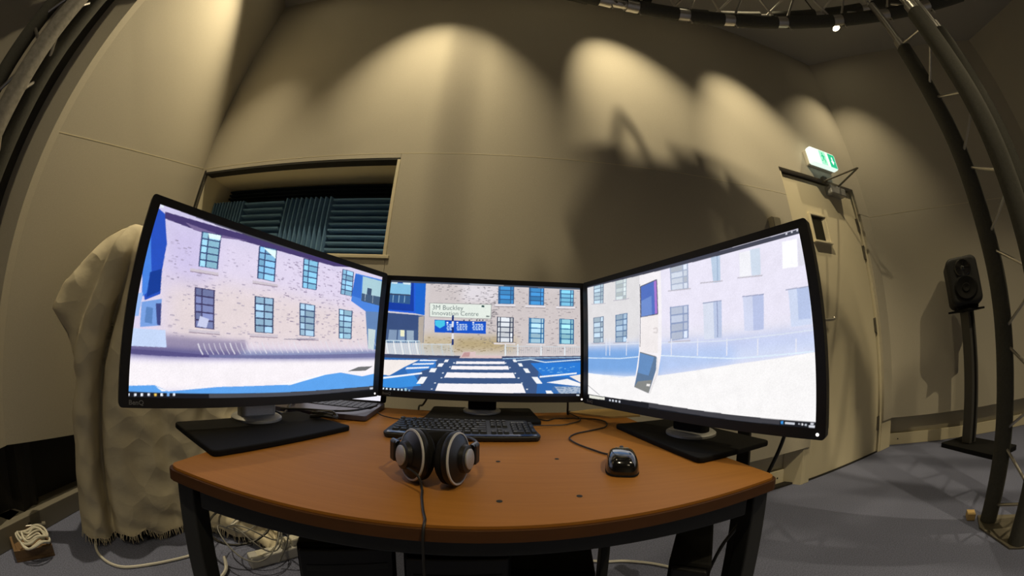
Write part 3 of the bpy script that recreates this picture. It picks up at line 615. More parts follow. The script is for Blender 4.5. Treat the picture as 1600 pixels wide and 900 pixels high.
# pictures shown by the displays: polygons (p), strokes (l), brick flecks (b), windows (w)
SCREEN_ART = {
'L': (
('p',(205,200,232),((-0.147,1.003),(1.013,1.918),(1.175,-0.21),(-0.039,-0.068))),
('p',(222,212,236),((0.027,0.949),(0.413,0.967),(1.014,0.995),(1.041,0.291),(-0.007,0.2))),
('p',(226,212,214),((0.074,0.659),(0.444,0.685),(1.019,0.652),(1.026,0.374),(0.102,0.284))),
('p',(206,196,232),((0.034,0.936),(0.211,0.941),(0.217,0.625),(0.073,0.625))),
('g',26),
('p',(150,140,170),((-0.01,0.277),(0.099,0.333),(0.373,0.348),(0.377,0.287),(0.246,0.255),(-0.004,0.222))),
('p',(92,88,140),((-0.01,0.258),(0.103,0.264),(0.354,0.276),(1.018,0.335),(1.017,0.274),(0.356,0.242),(0.106,0.218),(-0.012,0.212))),
('p',(130,140,180),((0.354,0.284),(1.017,0.351),(1.016,0.291),(0.356,0.25))),
('p',(246,240,245),((-0.016,0.186),(0.248,0.213),(0.554,0.246),(1.021,0.274),(1.019,0.126),(0.617,0.073),(0.102,0.036),(-0.012,0.035))),
('g',7),
('b',(150,140,165),((0.052,0.856),(0.89,0.972),(1.023,0.429),(0.106,0.301)),420,1),
('b',(120,105,135),((0.418,0.927),(0.816,0.942),(0.857,0.411),(0.547,0.373)),220,2),
('p',(38,80,190),((-0.035,1.002),(0.025,0.957),(0.055,0.806),(0.059,0.653),(0.067,0.539),(0.023,0.492),(-0.001,0.629))),
('p',(70,130,225),((-0.011,0.773),(0,0.83),(0.04,0.563),(0.013,0.504))),
('p',(20,60,150),((0.024,0.639),(0.057,0.669),(0.066,0.555),(0.027,0.509))),
('p',(150,185,240),((-0.012,0.512),(0.015,0.529),(0.012,0.408),(-0.007,0.403))),
('p',(120,160,225),((0.015,0.481),(0.074,0.516),(0.082,0.378),(0.021,0.355))),
('p',(60,70,130),((0.058,0.486),(0.075,0.492),(0.082,0.378),(0.071,0.379))),
('p',(90,130,190),((0.031,0.462),(0.052,0.46),(0.055,0.38),(0.033,0.382))),
('p',(196,214,246),((-0.007,0.344),(0.098,0.357),(0.108,0.268),(-0.006,0.255))),
('p',(70,58,110),((0.023,0.969),(0.321,0.992),(0.606,1.01),(0.81,1.005),(0.707,0.967),(0.44,0.956),(0.211,0.941),(0.18,0.921),(0.029,0.933))),
('p',(120,105,150),((0.095,0.948),(0.211,0.941),(0.325,0.959),(0.213,0.923),(0.125,0.923))),
('w',(52,66,110),(160,215,240),((0.154,0.929),(0.222,0.943),(0.235,0.739),(0.169,0.73)),(0,0.36,1),5,0.06),
('p',(225,250,250),((0.176,0.93),(0.22,0.939),(0.222,0.912),(0.183,0.903))),
('w',(52,66,110),(140,200,240),((0.364,0.95),(0.437,0.963),(0.451,0.746),(0.38,0.743)),(0,0.36,1),5,0.06),
('p',(225,248,250),((0.382,0.947),(0.434,0.952),(0.438,0.898),(0.396,0.933))),
('w',(52,66,110),(140,205,240),((0.555,0.958),(0.628,0.965),(0.638,0.755),(0.57,0.75)),(0,0.36,1),5,0.06),
('w',(52,66,110),(150,205,240),((0.754,0.967),(0.819,0.969),(0.826,0.768),(0.76,0.767)),(0,0.36,1),5,0.06),
('w',(60,55,95),(130,140,190),((0.17,0.612),(0.238,0.618),(0.255,0.395),(0.19,0.392)),(0,0.36,1),5,0.06),
('p',(200,205,235),((0.202,0.46),(0.233,0.449),(0.228,0.398),(0.197,0.402))),
('w',(50,60,95),(165,205,235),((0.382,0.631),(0.458,0.639),(0.473,0.412),(0.4,0.407)),(0,0.5,1),5,0.06),
('w',(50,70,110),(170,205,230),((0.568,0.642),(0.641,0.645),(0.654,0.419),(0.585,0.418)),(0,0.36,1),5,0.06),
('w',(50,70,110),(165,210,235),((0.761,0.651),(0.838,0.653),(0.847,0.426),(0.777,0.422)),(0,0.36,1),5,0.06),
('p',(205,195,205),((0.144,0.709),(0.239,0.722),(0.241,0.704),(0.146,0.692))),
('l',(130,110,130),0.002,((0.146,0.692),(0.241,0.704))),
('p',(205,195,205),((0.365,0.724),(0.465,0.734),(0.466,0.718),(0.367,0.706))),
('l',(130,110,130),0.002,((0.367,0.706),(0.466,0.718))),
('p',(205,195,205),((0.171,0.379),(0.275,0.387),(0.276,0.369),(0.172,0.362))),
('l',(130,110,130),0.002,((0.172,0.362),(0.276,0.369))),
('p',(205,195,205),((0.382,0.396),(0.492,0.407),(0.493,0.387),(0.383,0.377))),
('l',(130,110,130),0.002,((0.383,0.377),(0.493,0.387))),
('p',(205,195,205),((0.572,0.403),(0.674,0.413),(0.675,0.395),(0.573,0.386))),
('l',(130,110,130),0.002,((0.573,0.386),(0.675,0.395))),
('p',(74,132,222),((0.829,0.963),(1.027,0.976),(1.021,0.686),(0.915,0.669),(0.823,0.731),(0.829,0.842))),
('p',(50,108,205),((0.829,0.958),(0.871,0.959),(0.878,0.766),(0.823,0.775))),
('p',(170,205,215),((0.875,0.956),(1.004,0.961),(1.004,0.739),(0.885,0.749))),
('p',(66,90,120),((0.88,0.812),(1.007,0.819),(1.004,0.739),(0.882,0.748))),
('l',(210,225,235),0.002,((0.903,0.824),(0.904,0.755))),
('l',(210,225,235),0.002,((0.951,0.824),(0.953,0.752))),
('p',(60,80,110),((0.911,0.871),(0.939,0.87),(0.94,0.814),(0.911,0.816))),
('p',(96,130,180),((0.915,0.669),(1.021,0.686),(1.021,0.352),(0.951,0.358))),
('p',(196,212,215),((0.941,0.527),(0.99,0.524),(0.988,0.349),(0.951,0.358))),
('p',(86,80,132),((-0.011,0.24),(0.104,0.248),(0.246,0.248),(0.247,0.234),(0.106,0.222),(-0.012,0.215))),
('p',(112,114,158),((0.246,0.248),(0.552,0.28),(1.018,0.324),(1.016,0.291),(0.554,0.255),(0.247,0.234))),
('l',(222,220,230),0.004,((0.206,0.306),(0.214,0.276),(0.226,0.246))),
('l',(222,220,230),0.002,((0.224,0.31),(0.232,0.279),(0.244,0.249))),
('l',(222,220,230),0.002,((0.241,0.313),(0.249,0.282),(0.262,0.252))),
('l',(222,220,230),0.002,((0.259,0.317),(0.267,0.285),(0.28,0.255))),
('l',(222,220,230),0.002,((0.277,0.32),(0.285,0.289),(0.298,0.257))),
('l',(222,220,230),0.002,((0.295,0.324),(0.304,0.292),(0.317,0.26))),
('l',(222,220,230),0.004,((0.314,0.327),(0.323,0.295),(0.336,0.263))),
('l',(222,220,230),0.002,((0.333,0.331),(0.342,0.298),(0.355,0.266))),
('l',(222,220,230),0.002,((0.352,0.335),(0.361,0.302),(0.374,0.269))),
('l',(222,220,230),0.002,((0.371,0.338),(0.38,0.305),(0.394,0.272))),
('l',(222,220,230),0.002,((0.391,0.342),(0.4,0.308),(0.414,0.274))),
('l',(222,220,230),0.002,((0.411,0.346),(0.42,0.311),(0.434,0.277))),
('l',(222,220,230),0.004,((0.431,0.349),(0.441,0.315),(0.455,0.28))),
('l',(222,220,230),0.002,((0.452,0.353),(0.462,0.318),(0.476,0.283))),
('l',(222,220,230),0.002,((0.473,0.357),(0.483,0.321),(0.498,0.286))),
('l',(222,220,230),0.002,((0.495,0.36),(0.505,0.324),(0.52,0.288))),
('l',(222,220,230),0.002,((0.517,0.364),(0.527,0.328),(0.542,0.291))),
('l',(222,220,230),0.002,((0.539,0.368),(0.549,0.331),(0.565,0.294))),
('l',(222,220,230),0.004,((0.562,0.372),(0.572,0.334),(0.588,0.297))),
('l',(222,220,230),0.002,((0.585,0.376),(0.596,0.338),(0.612,0.3))),
('l',(222,220,230),0.002,((0.609,0.379),(0.62,0.341),(0.637,0.302))),
('l',(222,220,230),0.002,((0.634,0.383),(0.645,0.344),(0.662,0.305))),
('l',(222,220,230),0.002,((0.659,0.387),(0.67,0.348),(0.687,0.308))),
('l',(222,220,230),0.002,((0.684,0.391),(0.696,0.351),(0.714,0.311))),
('l',(222,220,230),0.004,((0.71,0.395),(0.722,0.354),(0.741,0.313))),
('l',(222,220,230),0.002,((0.737,0.399),(0.75,0.358),(0.768,0.316))),
('l',(222,220,230),0.002,((0.765,0.404),(0.778,0.361),(0.797,0.319))),
('l',(222,220,230),0.002,((0.793,0.408),(0.806,0.365),(0.826,0.322))),
('l',(222,220,230),0.002,((0.823,0.412),(0.836,0.368),(0.856,0.325))),
('l',(222,220,230),0.002,((0.853,0.416),(0.866,0.372),(0.887,0.328))),
('l',(222,220,230),0.004,((0.884,0.421),(0.898,0.376),(0.919,0.331))),
('l',(222,220,230),0.002,((0.916,0.425),(0.93,0.379),(0.952,0.333))),
('l',(222,220,230),0.002,((0.949,0.43),(0.963,0.383),(0.986,0.336))),
('l',(222,220,230),0.002,((0.983,0.435),(0.998,0.387),(1.022,0.339))),
('l',(90,90,120),0.002,((0.52,0.382),(0.659,0.402))),
('p',(92,162,236),((-0.005,0.056),(0.078,0.067),(0.122,0.037),(0.285,0.067),(0.561,0.08),(0.673,0.134),(0.8,0.16),(0.927,0.125),(1.018,0.148),(1.021,-0.011),(0.619,0.003),(-0.011,0.004))),
('p',(245,245,250),((0.082,0.061),(0.122,0.037),(0.211,0.065),(0.285,0.074),(0.151,0.045),(0.102,0.036))),
('p',(245,245,250),((0.483,0.082),(0.561,0.076),(0.616,0.1),(0.75,0.156),(0.615,0.122),(0.561,0.093))),
('p',(110,110,112),((0.841,0.169),(0.901,0.204),(0.987,0.209),(0.945,0.172))),
('p',(72,72,86),((-0.012,1.005),(0.17,0.992),(0.41,0.988),(0.704,1.001),(1.057,1.024),(1.055,1.053),(-0.019,1.03))),
('p',(24,26,34),((-0.021,0.027),(0.254,0.027),(0.618,0.029),(1.053,0.04),(1.054,-0.004),(0.62,-0.02),(0.255,-0.017),(-0.02,-0.02))),
('p',(70,72,80),((0.254,0.025),(0.618,0.029),(1.053,0.038),(1.054,0.015),(0.619,0),(0.255,0.002))),
('p',(235,240,250),((-0.004,0.019),(0.004,0.019),(0.004,0.005),(-0.004,0.005))),
('p',(235,240,250),((0.018,0.021),(0.025,0.021),(0.025,0.007),(0.018,0.006))),
('p',(235,240,250),((0.037,0.022),(0.045,0.023),(0.045,0.008),(0.038,0.008))),
('p',(235,240,250),((0.058,0.024),(0.066,0.024),(0.066,0.009),(0.059,0.009))),
('p',(240,200,90),((0.078,0.025),(0.086,0.025),(0.086,0.01),(0.079,0.01))),
('p',(235,240,250),((0.098,0.026),(0.105,0.026),(0.106,0.011),(0.098,0.011))),
('p',(120,170,230),((0.118,0.027),(0.126,0.027),(0.126,0.012),(0.118,0.012))),
('p',(235,240,250),((0.136,0.028),(0.144,0.028),(0.144,0.013),(0.136,0.012))),
('p',(230,235,245),((0.003,1),(0.013,1.003),(0.015,0.986),(0.005,0.983))),
('p',(200,205,215),((0.978,0.026),(0.999,0.027),(0.999,0.01),(0.979,0.01))),
),
'C': (
('p',(214,208,212),((-0.203,1.227),(1.205,1.341),(1.187,-0.08),(-0.127,-0.147))),
('p',(205,196,196),((0.191,0.999),(1.011,0.99),(0.998,0.366),(0.189,0.324))),
('p',(222,216,222),((0.375,0.995),(0.567,0.992),(0.571,0.82),(0.381,0.815))),
('p',(196,180,150),((0.183,0.513),(0.67,0.523),(0.663,0.39),(0.188,0.357))),
('p',(178,160,120),((0.39,0.505),(0.614,0.503),(0.615,0.42),(0.356,0.404))),
('g',18),
('b',(110,105,112),((0.193,0.99),(0.567,0.992),(0.554,0.7),(0.542,0.383),(0.198,0.357)),330,3),
('b',(120,112,118),((0.549,0.956),(1.006,0.972),(0.998,0.4),(0.56,0.384)),330,4),
('b',(150,132,100),((0.192,0.506),(0.558,0.516),(0.56,0.384),(0.198,0.357)),150,5),
('p',(34,92,214),((-0.003,1.003),(0.187,0.99),(0.193,0.687),(0.146,0.7),(-0.002,0.711),(-0.021,0.706))),
('p',(20,60,160),((-0.003,1.003),(0.122,0.994),(0.136,0.719),(-0.002,0.724))),
('p',(26,100,205),((0.132,0.991),(0.187,0.988),(0.193,0.687),(0.144,0.7))),
('p',(130,190,225),((-0.007,0.976),(0.109,0.972),(0.113,0.782),(-0.006,0.793))),
('p',(50,90,140),((-0.003,0.871),(0.111,0.868),(0.113,0.782),(-0.006,0.793))),
('l',(160,200,225),0.003,((0.02,0.864),(0.021,0.792))),
('l',(160,200,225),0.003,((0.052,0.867),(0.052,0.794))),
('l',(160,200,225),0.003,((0.081,0.869),(0.082,0.797))),
('p',(56,70,100),((-0.013,0.876),(0.113,0.871),(0.113,0.859),(-0.012,0.863))),
('p',(210,230,240),((0.003,0.985),(0.038,0.984),(0.034,0.967),(0.004,0.968))),
('p',(210,230,240),((0.063,0.983),(0.108,0.981),(0.104,0.963),(0.069,0.966))),
('p',(66,88,128),((-0.021,0.697),(0.193,0.682),(0.197,0.44),(-0.017,0.419))),
('p',(56,78,124),((-0.021,0.697),(0.161,0.687),(0.162,0.553),(-0.018,0.545))),
('p',(128,150,180),((0.015,0.543),(0.056,0.543),(0.057,0.435),(0.012,0.435))),
('p',(120,145,180),((0.062,0.544),(0.097,0.544),(0.101,0.438),(0.062,0.437))),
('p',(235,235,200),((0.073,0.545),(0.095,0.545),(0.097,0.487),(0.076,0.488))),
('p',(150,170,190),((0.106,0.545),(0.143,0.545),(0.147,0.442),(0.111,0.439))),
('p',(178,168,158),((0.163,0.671),(0.191,0.68),(0.195,0.44),(0.17,0.438))),
('l',(225,235,240),0.006,((0.002,0.441),(0.01,0.38),(0.02,0.32))),
('l',(168,200,220),0.003,((0.011,0.442),(0.02,0.381),(0.03,0.321))),
('l',(168,200,220),0.003,((0.021,0.443),(0.03,0.382),(0.04,0.322))),
('l',(168,200,220),0.003,((0.031,0.444),(0.039,0.383),(0.049,0.323))),
('l',(225,235,240),0.006,((0.041,0.445),(0.049,0.384),(0.059,0.324))),
('l',(168,200,220),0.003,((0.05,0.446),(0.059,0.385),(0.069,0.325))),
('l',(168,200,220),0.003,((0.06,0.447),(0.068,0.386),(0.078,0.326))),
('l',(168,200,220),0.003,((0.07,0.448),(0.078,0.387),(0.088,0.327))),
('l',(225,235,240),0.006,((0.079,0.449),(0.088,0.388),(0.098,0.328))),
('l',(168,200,220),0.003,((0.089,0.45),(0.097,0.389),(0.107,0.329))),
('l',(168,200,220),0.003,((0.099,0.451),(0.107,0.39),(0.117,0.33))),
('l',(168,200,220),0.003,((0.108,0.452),(0.116,0.391),(0.126,0.331))),
('l',(225,235,240),0.006,((0.118,0.453),(0.126,0.392),(0.136,0.332))),
('l',(168,200,220),0.003,((0.127,0.453),(0.135,0.393),(0.145,0.333))),
('l',(168,200,220),0.003,((0.137,0.454),(0.145,0.394),(0.155,0.334))),
('l',(168,200,220),0.003,((0.146,0.455),(0.154,0.395),(0.164,0.335))),
('l',(225,235,240),0.006,((0.156,0.456),(0.164,0.396),(0.174,0.335))),
('l',(168,200,220),0.003,((0.166,0.457),(0.173,0.396),(0.183,0.336))),
('l',(168,200,220),0.003,((0.175,0.458),(0.183,0.397),(0.193,0.337))),
('l',(190,200,205),0.006,((0.19,0.433),(0.195,0.382),(0.205,0.325))),
('l',(190,200,205),0.003,((0.198,0.433),(0.203,0.383),(0.213,0.326))),
('l',(190,200,205),0.003,((0.206,0.434),(0.211,0.383),(0.221,0.327))),
('l',(190,200,205),0.003,((0.214,0.435),(0.219,0.384),(0.229,0.327))),
('l',(190,200,205),0.003,((0.222,0.436),(0.227,0.385),(0.237,0.328))),
('l',(190,200,205),0.003,((0.23,0.436),(0.235,0.386),(0.245,0.329))),
('l',(190,200,205),0.006,((0.238,0.437),(0.243,0.386),(0.253,0.33))),
('l',(190,200,205),0.003,((0.246,0.438),(0.251,0.387),(0.261,0.33))),
('l',(190,200,205),0.003,((0.254,0.438),(0.259,0.388),(0.269,0.331))),
('l',(190,200,205),0.003,((0.262,0.439),(0.267,0.388),(0.277,0.332))),
('l',(190,200,205),0.003,((0.27,0.44),(0.275,0.389),(0.285,0.332))),
('l',(190,200,205),0.003,((0.278,0.44),(0.283,0.39),(0.293,0.333))),
('l',(190,200,205),0.006,((0.286,0.441),(0.291,0.39),(0.301,0.334))),
('l',(190,200,205),0.003,((0.294,0.442),(0.298,0.391),(0.309,0.334))),
('l',(190,200,205),0.003,((0.302,0.442),(0.306,0.392),(0.316,0.335))),
('l',(190,200,205),0.003,((0.31,0.443),(0.314,0.392),(0.324,0.336))),
('l',(190,200,205),0.003,((0.318,0.444),(0.322,0.393),(0.332,0.336))),
('l',(190,200,205),0.003,((0.326,0.444),(0.33,0.394),(0.34,0.337))),
('l',(190,200,205),0.006,((0.334,0.445),(0.338,0.394),(0.348,0.337))),
('l',(190,200,205),0.003,((0.342,0.445),(0.346,0.395),(0.356,0.338))),
('l',(205,210,215),0.004,((0.19,0.429),(0.345,0.436))),
('l',(205,225,235),0.004,((0.001,0.444),(0.175,0.455))),
('l',(170,175,180),0.002,((0.606,0.44),(0.607,0.374))),
('l',(170,175,180),0.002,((0.617,0.44),(0.618,0.374))),
('l',(170,175,180),0.002,((0.627,0.441),(0.628,0.375))),
('l',(170,175,180),0.002,((0.638,0.441),(0.639,0.375))),
('l',(170,175,180),0.002,((0.649,0.442),(0.65,0.376))),
('l',(170,175,180),0.002,((0.66,0.443),(0.661,0.376))),
('l',(170,175,180),0.002,((0.67,0.443),(0.671,0.377))),
('l',(170,175,180),0.002,((0.681,0.444),(0.682,0.377))),
('l',(170,175,180),0.002,((0.692,0.444),(0.693,0.378))),
('l',(170,175,180),0.002,((0.703,0.445),(0.704,0.378))),
('l',(170,175,180),0.002,((0.714,0.445),(0.714,0.379))),
('l',(170,175,180),0.002,((0.724,0.446),(0.725,0.379))),
('l',(170,175,180),0.002,((0.735,0.446),(0.736,0.38))),
('l',(170,175,180),0.002,((0.746,0.446),(0.747,0.38))),
('l',(170,175,180),0.002,((0.757,0.447),(0.758,0.38))),
('l',(170,175,180),0.002,((0.768,0.447),(0.769,0.381))),
('l',(170,175,180),0.002,((0.779,0.448),(0.78,0.381))),
('l',(170,175,180),0.002,((0.79,0.448),(0.79,0.382))),
('l',(170,175,180),0.002,((0.801,0.449),(0.801,0.382))),
('l',(170,175,180),0.002,((0.812,0.449),(0.812,0.382))),
('l',(170,175,180),0.002,((0.823,0.449),(0.823,0.383))),
('l',(170,175,180),0.002,((0.834,0.45),(0.834,0.383))),
('l',(170,175,180),0.002,((0.845,0.45),(0.845,0.383))),
('l',(170,175,180),0.002,((0.856,0.451),(0.856,0.384))),
('l',(170,175,180),0.002,((0.867,0.451),(0.867,0.384))),
('l',(170,175,180),0.002,((0.878,0.451),(0.879,0.384))),
('l',(170,175,180),0.002,((0.889,0.452),(0.89,0.384))),
('l',(170,175,180),0.002,((0.9,0.452),(0.901,0.385))),
('l',(170,175,180),0.002,((0.912,0.452),(0.912,0.385))),
('l',(170,175,180),0.002,((0.923,0.452),(0.923,0.385))),
('l',(170,175,180),0.002,((0.934,0.453),(0.934,0.385))),
('l',(170,175,180),0.002,((0.945,0.453),(0.946,0.386))),
('l',(170,175,180),0.002,((0.957,0.453),(0.957,0.386))),
('l',(170,175,180),0.002,((0.968,0.454),(0.968,0.386))),
('l',(170,175,180),0.002,((0.979,0.454),(0.98,0.386))),
('l',(170,175,180),0.002,((0.991,0.454),(0.991,0.386))),
('l',(225,232,238),0.006,((0.61,0.456),(0.612,0.354))),
('l',(225,232,238),0.006,((0.673,0.46),(0.674,0.357))),
('l',(225,232,238),0.006,((0.792,0.465),(0.793,0.362))),
('l',(225,232,238),0.006,((0.915,0.469),(0.916,0.365))),
('l',(205,210,215),0.004,((0.606,0.44),(0.998,0.447))),
('w',(48,84,130),(70,150,215),((0.564,0.992),(0.647,0.991),(0.648,0.822),(0.566,0.819)),(0,0.1,0.78,1),4,0.05),
('p',(226,222,228),((0.549,0.815),(0.655,0.819),(0.656,0.802),(0.549,0.798))),
('l',(140,130,135),0.003,((0.549,0.793),(0.656,0.796))),
('w',(48,84,130),(70,150,215),((0.725,0.983),(0.806,0.982),(0.805,0.821),(0.725,0.82)),(0,0.1,0.78,1),4,0.05),
('p',(226,222,228),((0.707,0.815),(0.813,0.819),(0.813,0.801),(0.707,0.798))),
('l',(140,130,135),0.003,((0.708,0.793),(0.813,0.796))),
('w',(48,84,130),(130,205,240),((0.889,0.977),(0.966,0.976),(0.963,0.821),(0.887,0.82)),(0,0.1,0.78,1),4,0.05),
('p',(226,222,228),((0.87,0.815),(0.971,0.818),(0.971,0.8),(0.87,0.798))),
('l',(140,130,135),0.003,((0.87,0.793),(0.971,0.795))),
('w',(45,55,80),(215,220,226),((0.563,0.701),(0.649,0.699),(0.65,0.472),(0.566,0.471)),(0,0.2,0.78,1),5,0.06),
('w',(30,95,150),(175,215,235),((0.727,0.701),(0.808,0.698),(0.807,0.472),(0.727,0.472)),(0,0.12,0.8,1),5,0.06),
('w',(30,90,140),(165,225,240),((0.887,0.702),(0.965,0.699),(0.963,0.47),(0.886,0.472)),(0,0.12,0.78,1),5,0.06),
('p',(222,214,214),((0.551,0.466),(0.66,0.469),(0.66,0.454),(0.552,0.452))),
('p',(222,214,214),((0.716,0.468),(0.815,0.469),(0.815,0.454),(0.716,0.453))),
('p',(222,214,214),((0.876,0.468),(0.978,0.467),(0.978,0.452),(0.876,0.453))),
('p',(150,150,150),((0.213,0.804),(0.533,0.814),(0.533,0.677),(0.218,0.674))),
('p',(226,234,226),((0.216,0.799),(0.53,0.808),(0.53,0.681),(0.221,0.679))),
('p',(40,70,70),((0.481,0.8),(0.495,0.799),(0.496,0.782),(0.481,0.783))),
('p',(110,120,120),((0.507,0.707),(0.524,0.706),(0.524,0.695),(0.507,0.695))),
('p',(20,84,200),((0.246,0.651),(0.508,0.653),(0.509,0.543),(0.25,0.539))),
('p',(20,70,170),((0.246,0.651),(0.508,0.653),(0.508,0.643),(0.246,0.641))),
('p',(70,195,230),((0.248,0.647),(0.299,0.648),(0.3,0.603),(0.276,0.576),(0.251,0.601))),
('p',(235,240,250),((0.307,0.637),(0.317,0.637),(0.317,0.623),(0.308,0.623))),
('l',(190,212,240),0.006,((0.308,0.612),(0.317,0.612))),
('l',(190,212,240),0.006,((0.322,0.613),(0.334,0.613))),
('l',(190,212,240),0.006,((0.311,0.597),(0.322,0.597))),
('l',(190,212,240),0.006,((0.325,0.598),(0.335,0.598))),
('l',(190,212,240),0.006,((0.309,0.582),(0.32,0.582))),
('l',(190,212,240),0.006,((0.323,0.583),(0.333,0.583))),
('l',(190,212,240),0.006,((0.312,0.567),(0.324,0.567))),
('l',(190,212,240),0.006,((0.326,0.568),(0.338,0.568))),
('p',(235,240,250),((0.358,0.641),(0.367,0.641),(0.368,0.627),(0.358,0.627))),
('l',(190,212,240),0.006,((0.359,0.616),(0.368,0.616))),
('l',(190,212,240),0.006,((0.373,0.617),(0.385,0.617))),
('l',(190,212,240),0.006,((0.387,0.618),(0.398,0.618))),
('l',(190,212,240),0.006,((0.401,0.619),(0.411,0.619))),
('l',(190,212,240),0.006,((0.362,0.601),(0.372,0.601))),
('l',(190,212,240),0.006,((0.376,0.602),(0.385,0.602))),
('l',(190,212,240),0.006,((0.39,0.603),(0.402,0.603))),
('l',(190,212,240),0.006,((0.404,0.604),(0.415,0.604))),
('l',(190,212,240),0.006,((0.36,0.586),(0.371,0.586))),
('l',(190,212,240),0.006,((0.374,0.587),(0.384,0.587))),
('l',(190,212,240),0.006,((0.388,0.588),(0.397,0.588))),
('l',(190,212,240),0.006,((0.402,0.589),(0.414,0.589))),
('l',(190,212,240),0.006,((0.363,0.571),(0.375,0.571))),
('l',(190,212,240),0.006,((0.377,0.572),(0.388,0.572))),
('l',(190,212,240),0.006,((0.391,0.573),(0.401,0.573))),
('l',(190,212,240),0.006,((0.405,0.574),(0.414,0.574))),
('p',(235,240,250),((0.439,0.647),(0.448,0.647),(0.448,0.632),(0.439,0.633))),
('l',(190,212,240),0.006,((0.439,0.622),(0.449,0.622))),
('l',(190,212,240),0.006,((0.453,0.623),(0.466,0.623))),
('l',(190,212,240),0.006,((0.467,0.624),(0.479,0.624))),
('l',(190,212,240),0.006,((0.481,0.625),(0.492,0.624))),
('l',(190,212,240),0.006,((0.443,0.607),(0.453,0.607))),
('l',(190,212,240),0.006,((0.457,0.608),(0.466,0.608))),
('l',(190,212,240),0.006,((0.471,0.609),(0.483,0.609))),
('l',(190,212,240),0.006,((0.485,0.61),(0.496,0.61))),
('l',(190,212,240),0.006,((0.44,0.592),(0.451,0.592))),
('l',(190,212,240),0.006,((0.454,0.593),(0.464,0.593))),
('l',(190,212,240),0.006,((0.468,0.594),(0.478,0.593))),
('l',(190,212,240),0.006,((0.482,0.595),(0.494,0.595))),
('l',(190,212,240),0.006,((0.443,0.577),(0.455,0.577))),
('l',(190,212,240),0.006,((0.457,0.578),(0.469,0.578))),
('l',(190,212,240),0.006,((0.471,0.579),(0.482,0.579))),
('l',(190,212,240),0.006,((0.485,0.58),(0.495,0.58))),
('p',(70,75,90),((0.391,0.663),(0.399,0.664),(0.399,0.652),(0.392,0.652))),
('p',(70,75,90),((0.419,0.665),(0.427,0.666),(0.427,0.654),(0.42,0.654))),
('p',(70,75,90),((0.457,0.668),(0.464,0.669),(0.465,0.657),(0.457,0.656))),
('p',(70,75,90),((0.471,0.669),(0.478,0.67),(0.479,0.658),(0.471,0.657))),
('p',(70,75,90),((0.487,0.67),(0.494,0.671),(0.495,0.659),(0.487,0.658))),
('p',(30,50,110),((0.333,0.698),(0.343,0.698),(0.344,0.645),(0.333,0.644))),
('p',(225,225,232),((0.334,0.644),(0.345,0.645),(0.345,0.591),(0.335,0.591))),
('p',(30,50,110),((0.336,0.591),(0.346,0.592),(0.347,0.538),(0.337,0.538))),
('p',(225,225,232),((0.338,0.538),(0.348,0.538),(0.349,0.486),(0.338,0.485))),
('p',(30,50,110),((0.339,0.485),(0.349,0.486),(0.35,0.433),(0.34,0.432))),
('p',(58,66,96),((-0.013,0.322),(1.003,0.366),(1.003,0.329),(-0.012,0.283))),
('p',(46,104,176),((-0.012,0.289),(1.003,0.339),(1.005,-0.004),(-0.021,-0.031))),
('p',(58,84,128),((0.227,0.311),(0.786,0.335),(0.771,-0.002),(0.142,-0.01))),
('p',(40,120,210),((0.739,0.294),(1.003,0.307),(1.004,0.164),(0.806,0.18))),
('p',(56,140,220),((-0.025,0.118),(0.157,0.156),(0.197,0.062),(-0.022,0.003))),
('p',(240,232,228),((-0.021,0.268),(0.181,0.287),(0.107,0.217),(0.033,0.134),(-0.026,0.135))),
('p',(52,120,200),((0.107,0.217),(0.181,0.27),(0.265,0.298),(0.267,0.232),(0.128,0.153))),
('p',(235,238,245),((0.186,0.291),(0.275,0.295),(0.266,0.285),(0.181,0.277))),
('p',(235,238,245),((0.154,0.254),(0.259,0.268),(0.252,0.254),(0.145,0.24))),
('p',(235,238,245),((0.119,0.215),(0.233,0.233),(0.23,0.219),(0.113,0.198))),
('p',(240,242,248),((-0.074,0.092),(0.198,0.18),(0.199,0.165),(-0.073,0.075))),
('p',(240,242,248),((-0.015,0.111),(0.198,0.177),(0.199,0.164),(-0.015,0.096))),
('p',(214,190,190),((0.401,0.374),(0.462,0.382),(0.463,0.349),(0.594,0.353),(0.595,0.33),(0.381,0.32))),
('p',(190,150,150),((0.405,0.371),(0.434,0.375),(0.432,0.335),(0.391,0.328))),
('p',(244,240,244),((0.368,0.29),(0.608,0.303),(0.611,0.28),(0.365,0.267))),
('p',(244,240,244),((0.347,0.249),(0.627,0.263),(0.632,0.232),(0.342,0.218))),
('p',(244,240,244),((0.324,0.19),(0.654,0.205),(0.666,0.16),(0.31,0.143))),
('p',(244,240,244),((0.282,0.09),(0.699,0.112),(0.719,0.03),(0.265,0.007))),
('p',(240,242,246),((0.312,0.302),(0.33,0.303),(0.324,0.28),(0.305,0.278))),
('p',(240,242,246),((0.281,0.265),(0.307,0.267),(0.297,0.238),(0.273,0.236))),
('p',(240,242,246),((0.243,0.219),(0.273,0.222),(0.263,0.186),(0.233,0.184))),
('p',(240,242,246),((0.195,0.139),(0.227,0.142),(0.206,0.079),(0.172,0.076))),
('p',(240,242,246),((0.648,0.323),(0.664,0.324),(0.671,0.301),(0.655,0.3))),
('p',(240,242,246),((0.675,0.29),(0.694,0.291),(0.702,0.263),(0.685,0.262))),
('p',(240,242,246),((0.702,0.246),(0.725,0.247),(0.74,0.208),(0.718,0.207))),
('p',(240,242,246),((0.746,0.172),(0.776,0.173),(0.803,0.114),(0.773,0.113))),
('p',(240,242,246),((0.819,0.051),(0.848,0.051),(0.861,0.023),(0.825,0.023))),
('p',(225,232,240),((0.352,0.279),(0.362,0.28),(0.361,0.271),(0.353,0.271))),
('p',(225,232,240),((0.333,0.241),(0.342,0.242),(0.341,0.234),(0.333,0.233))),
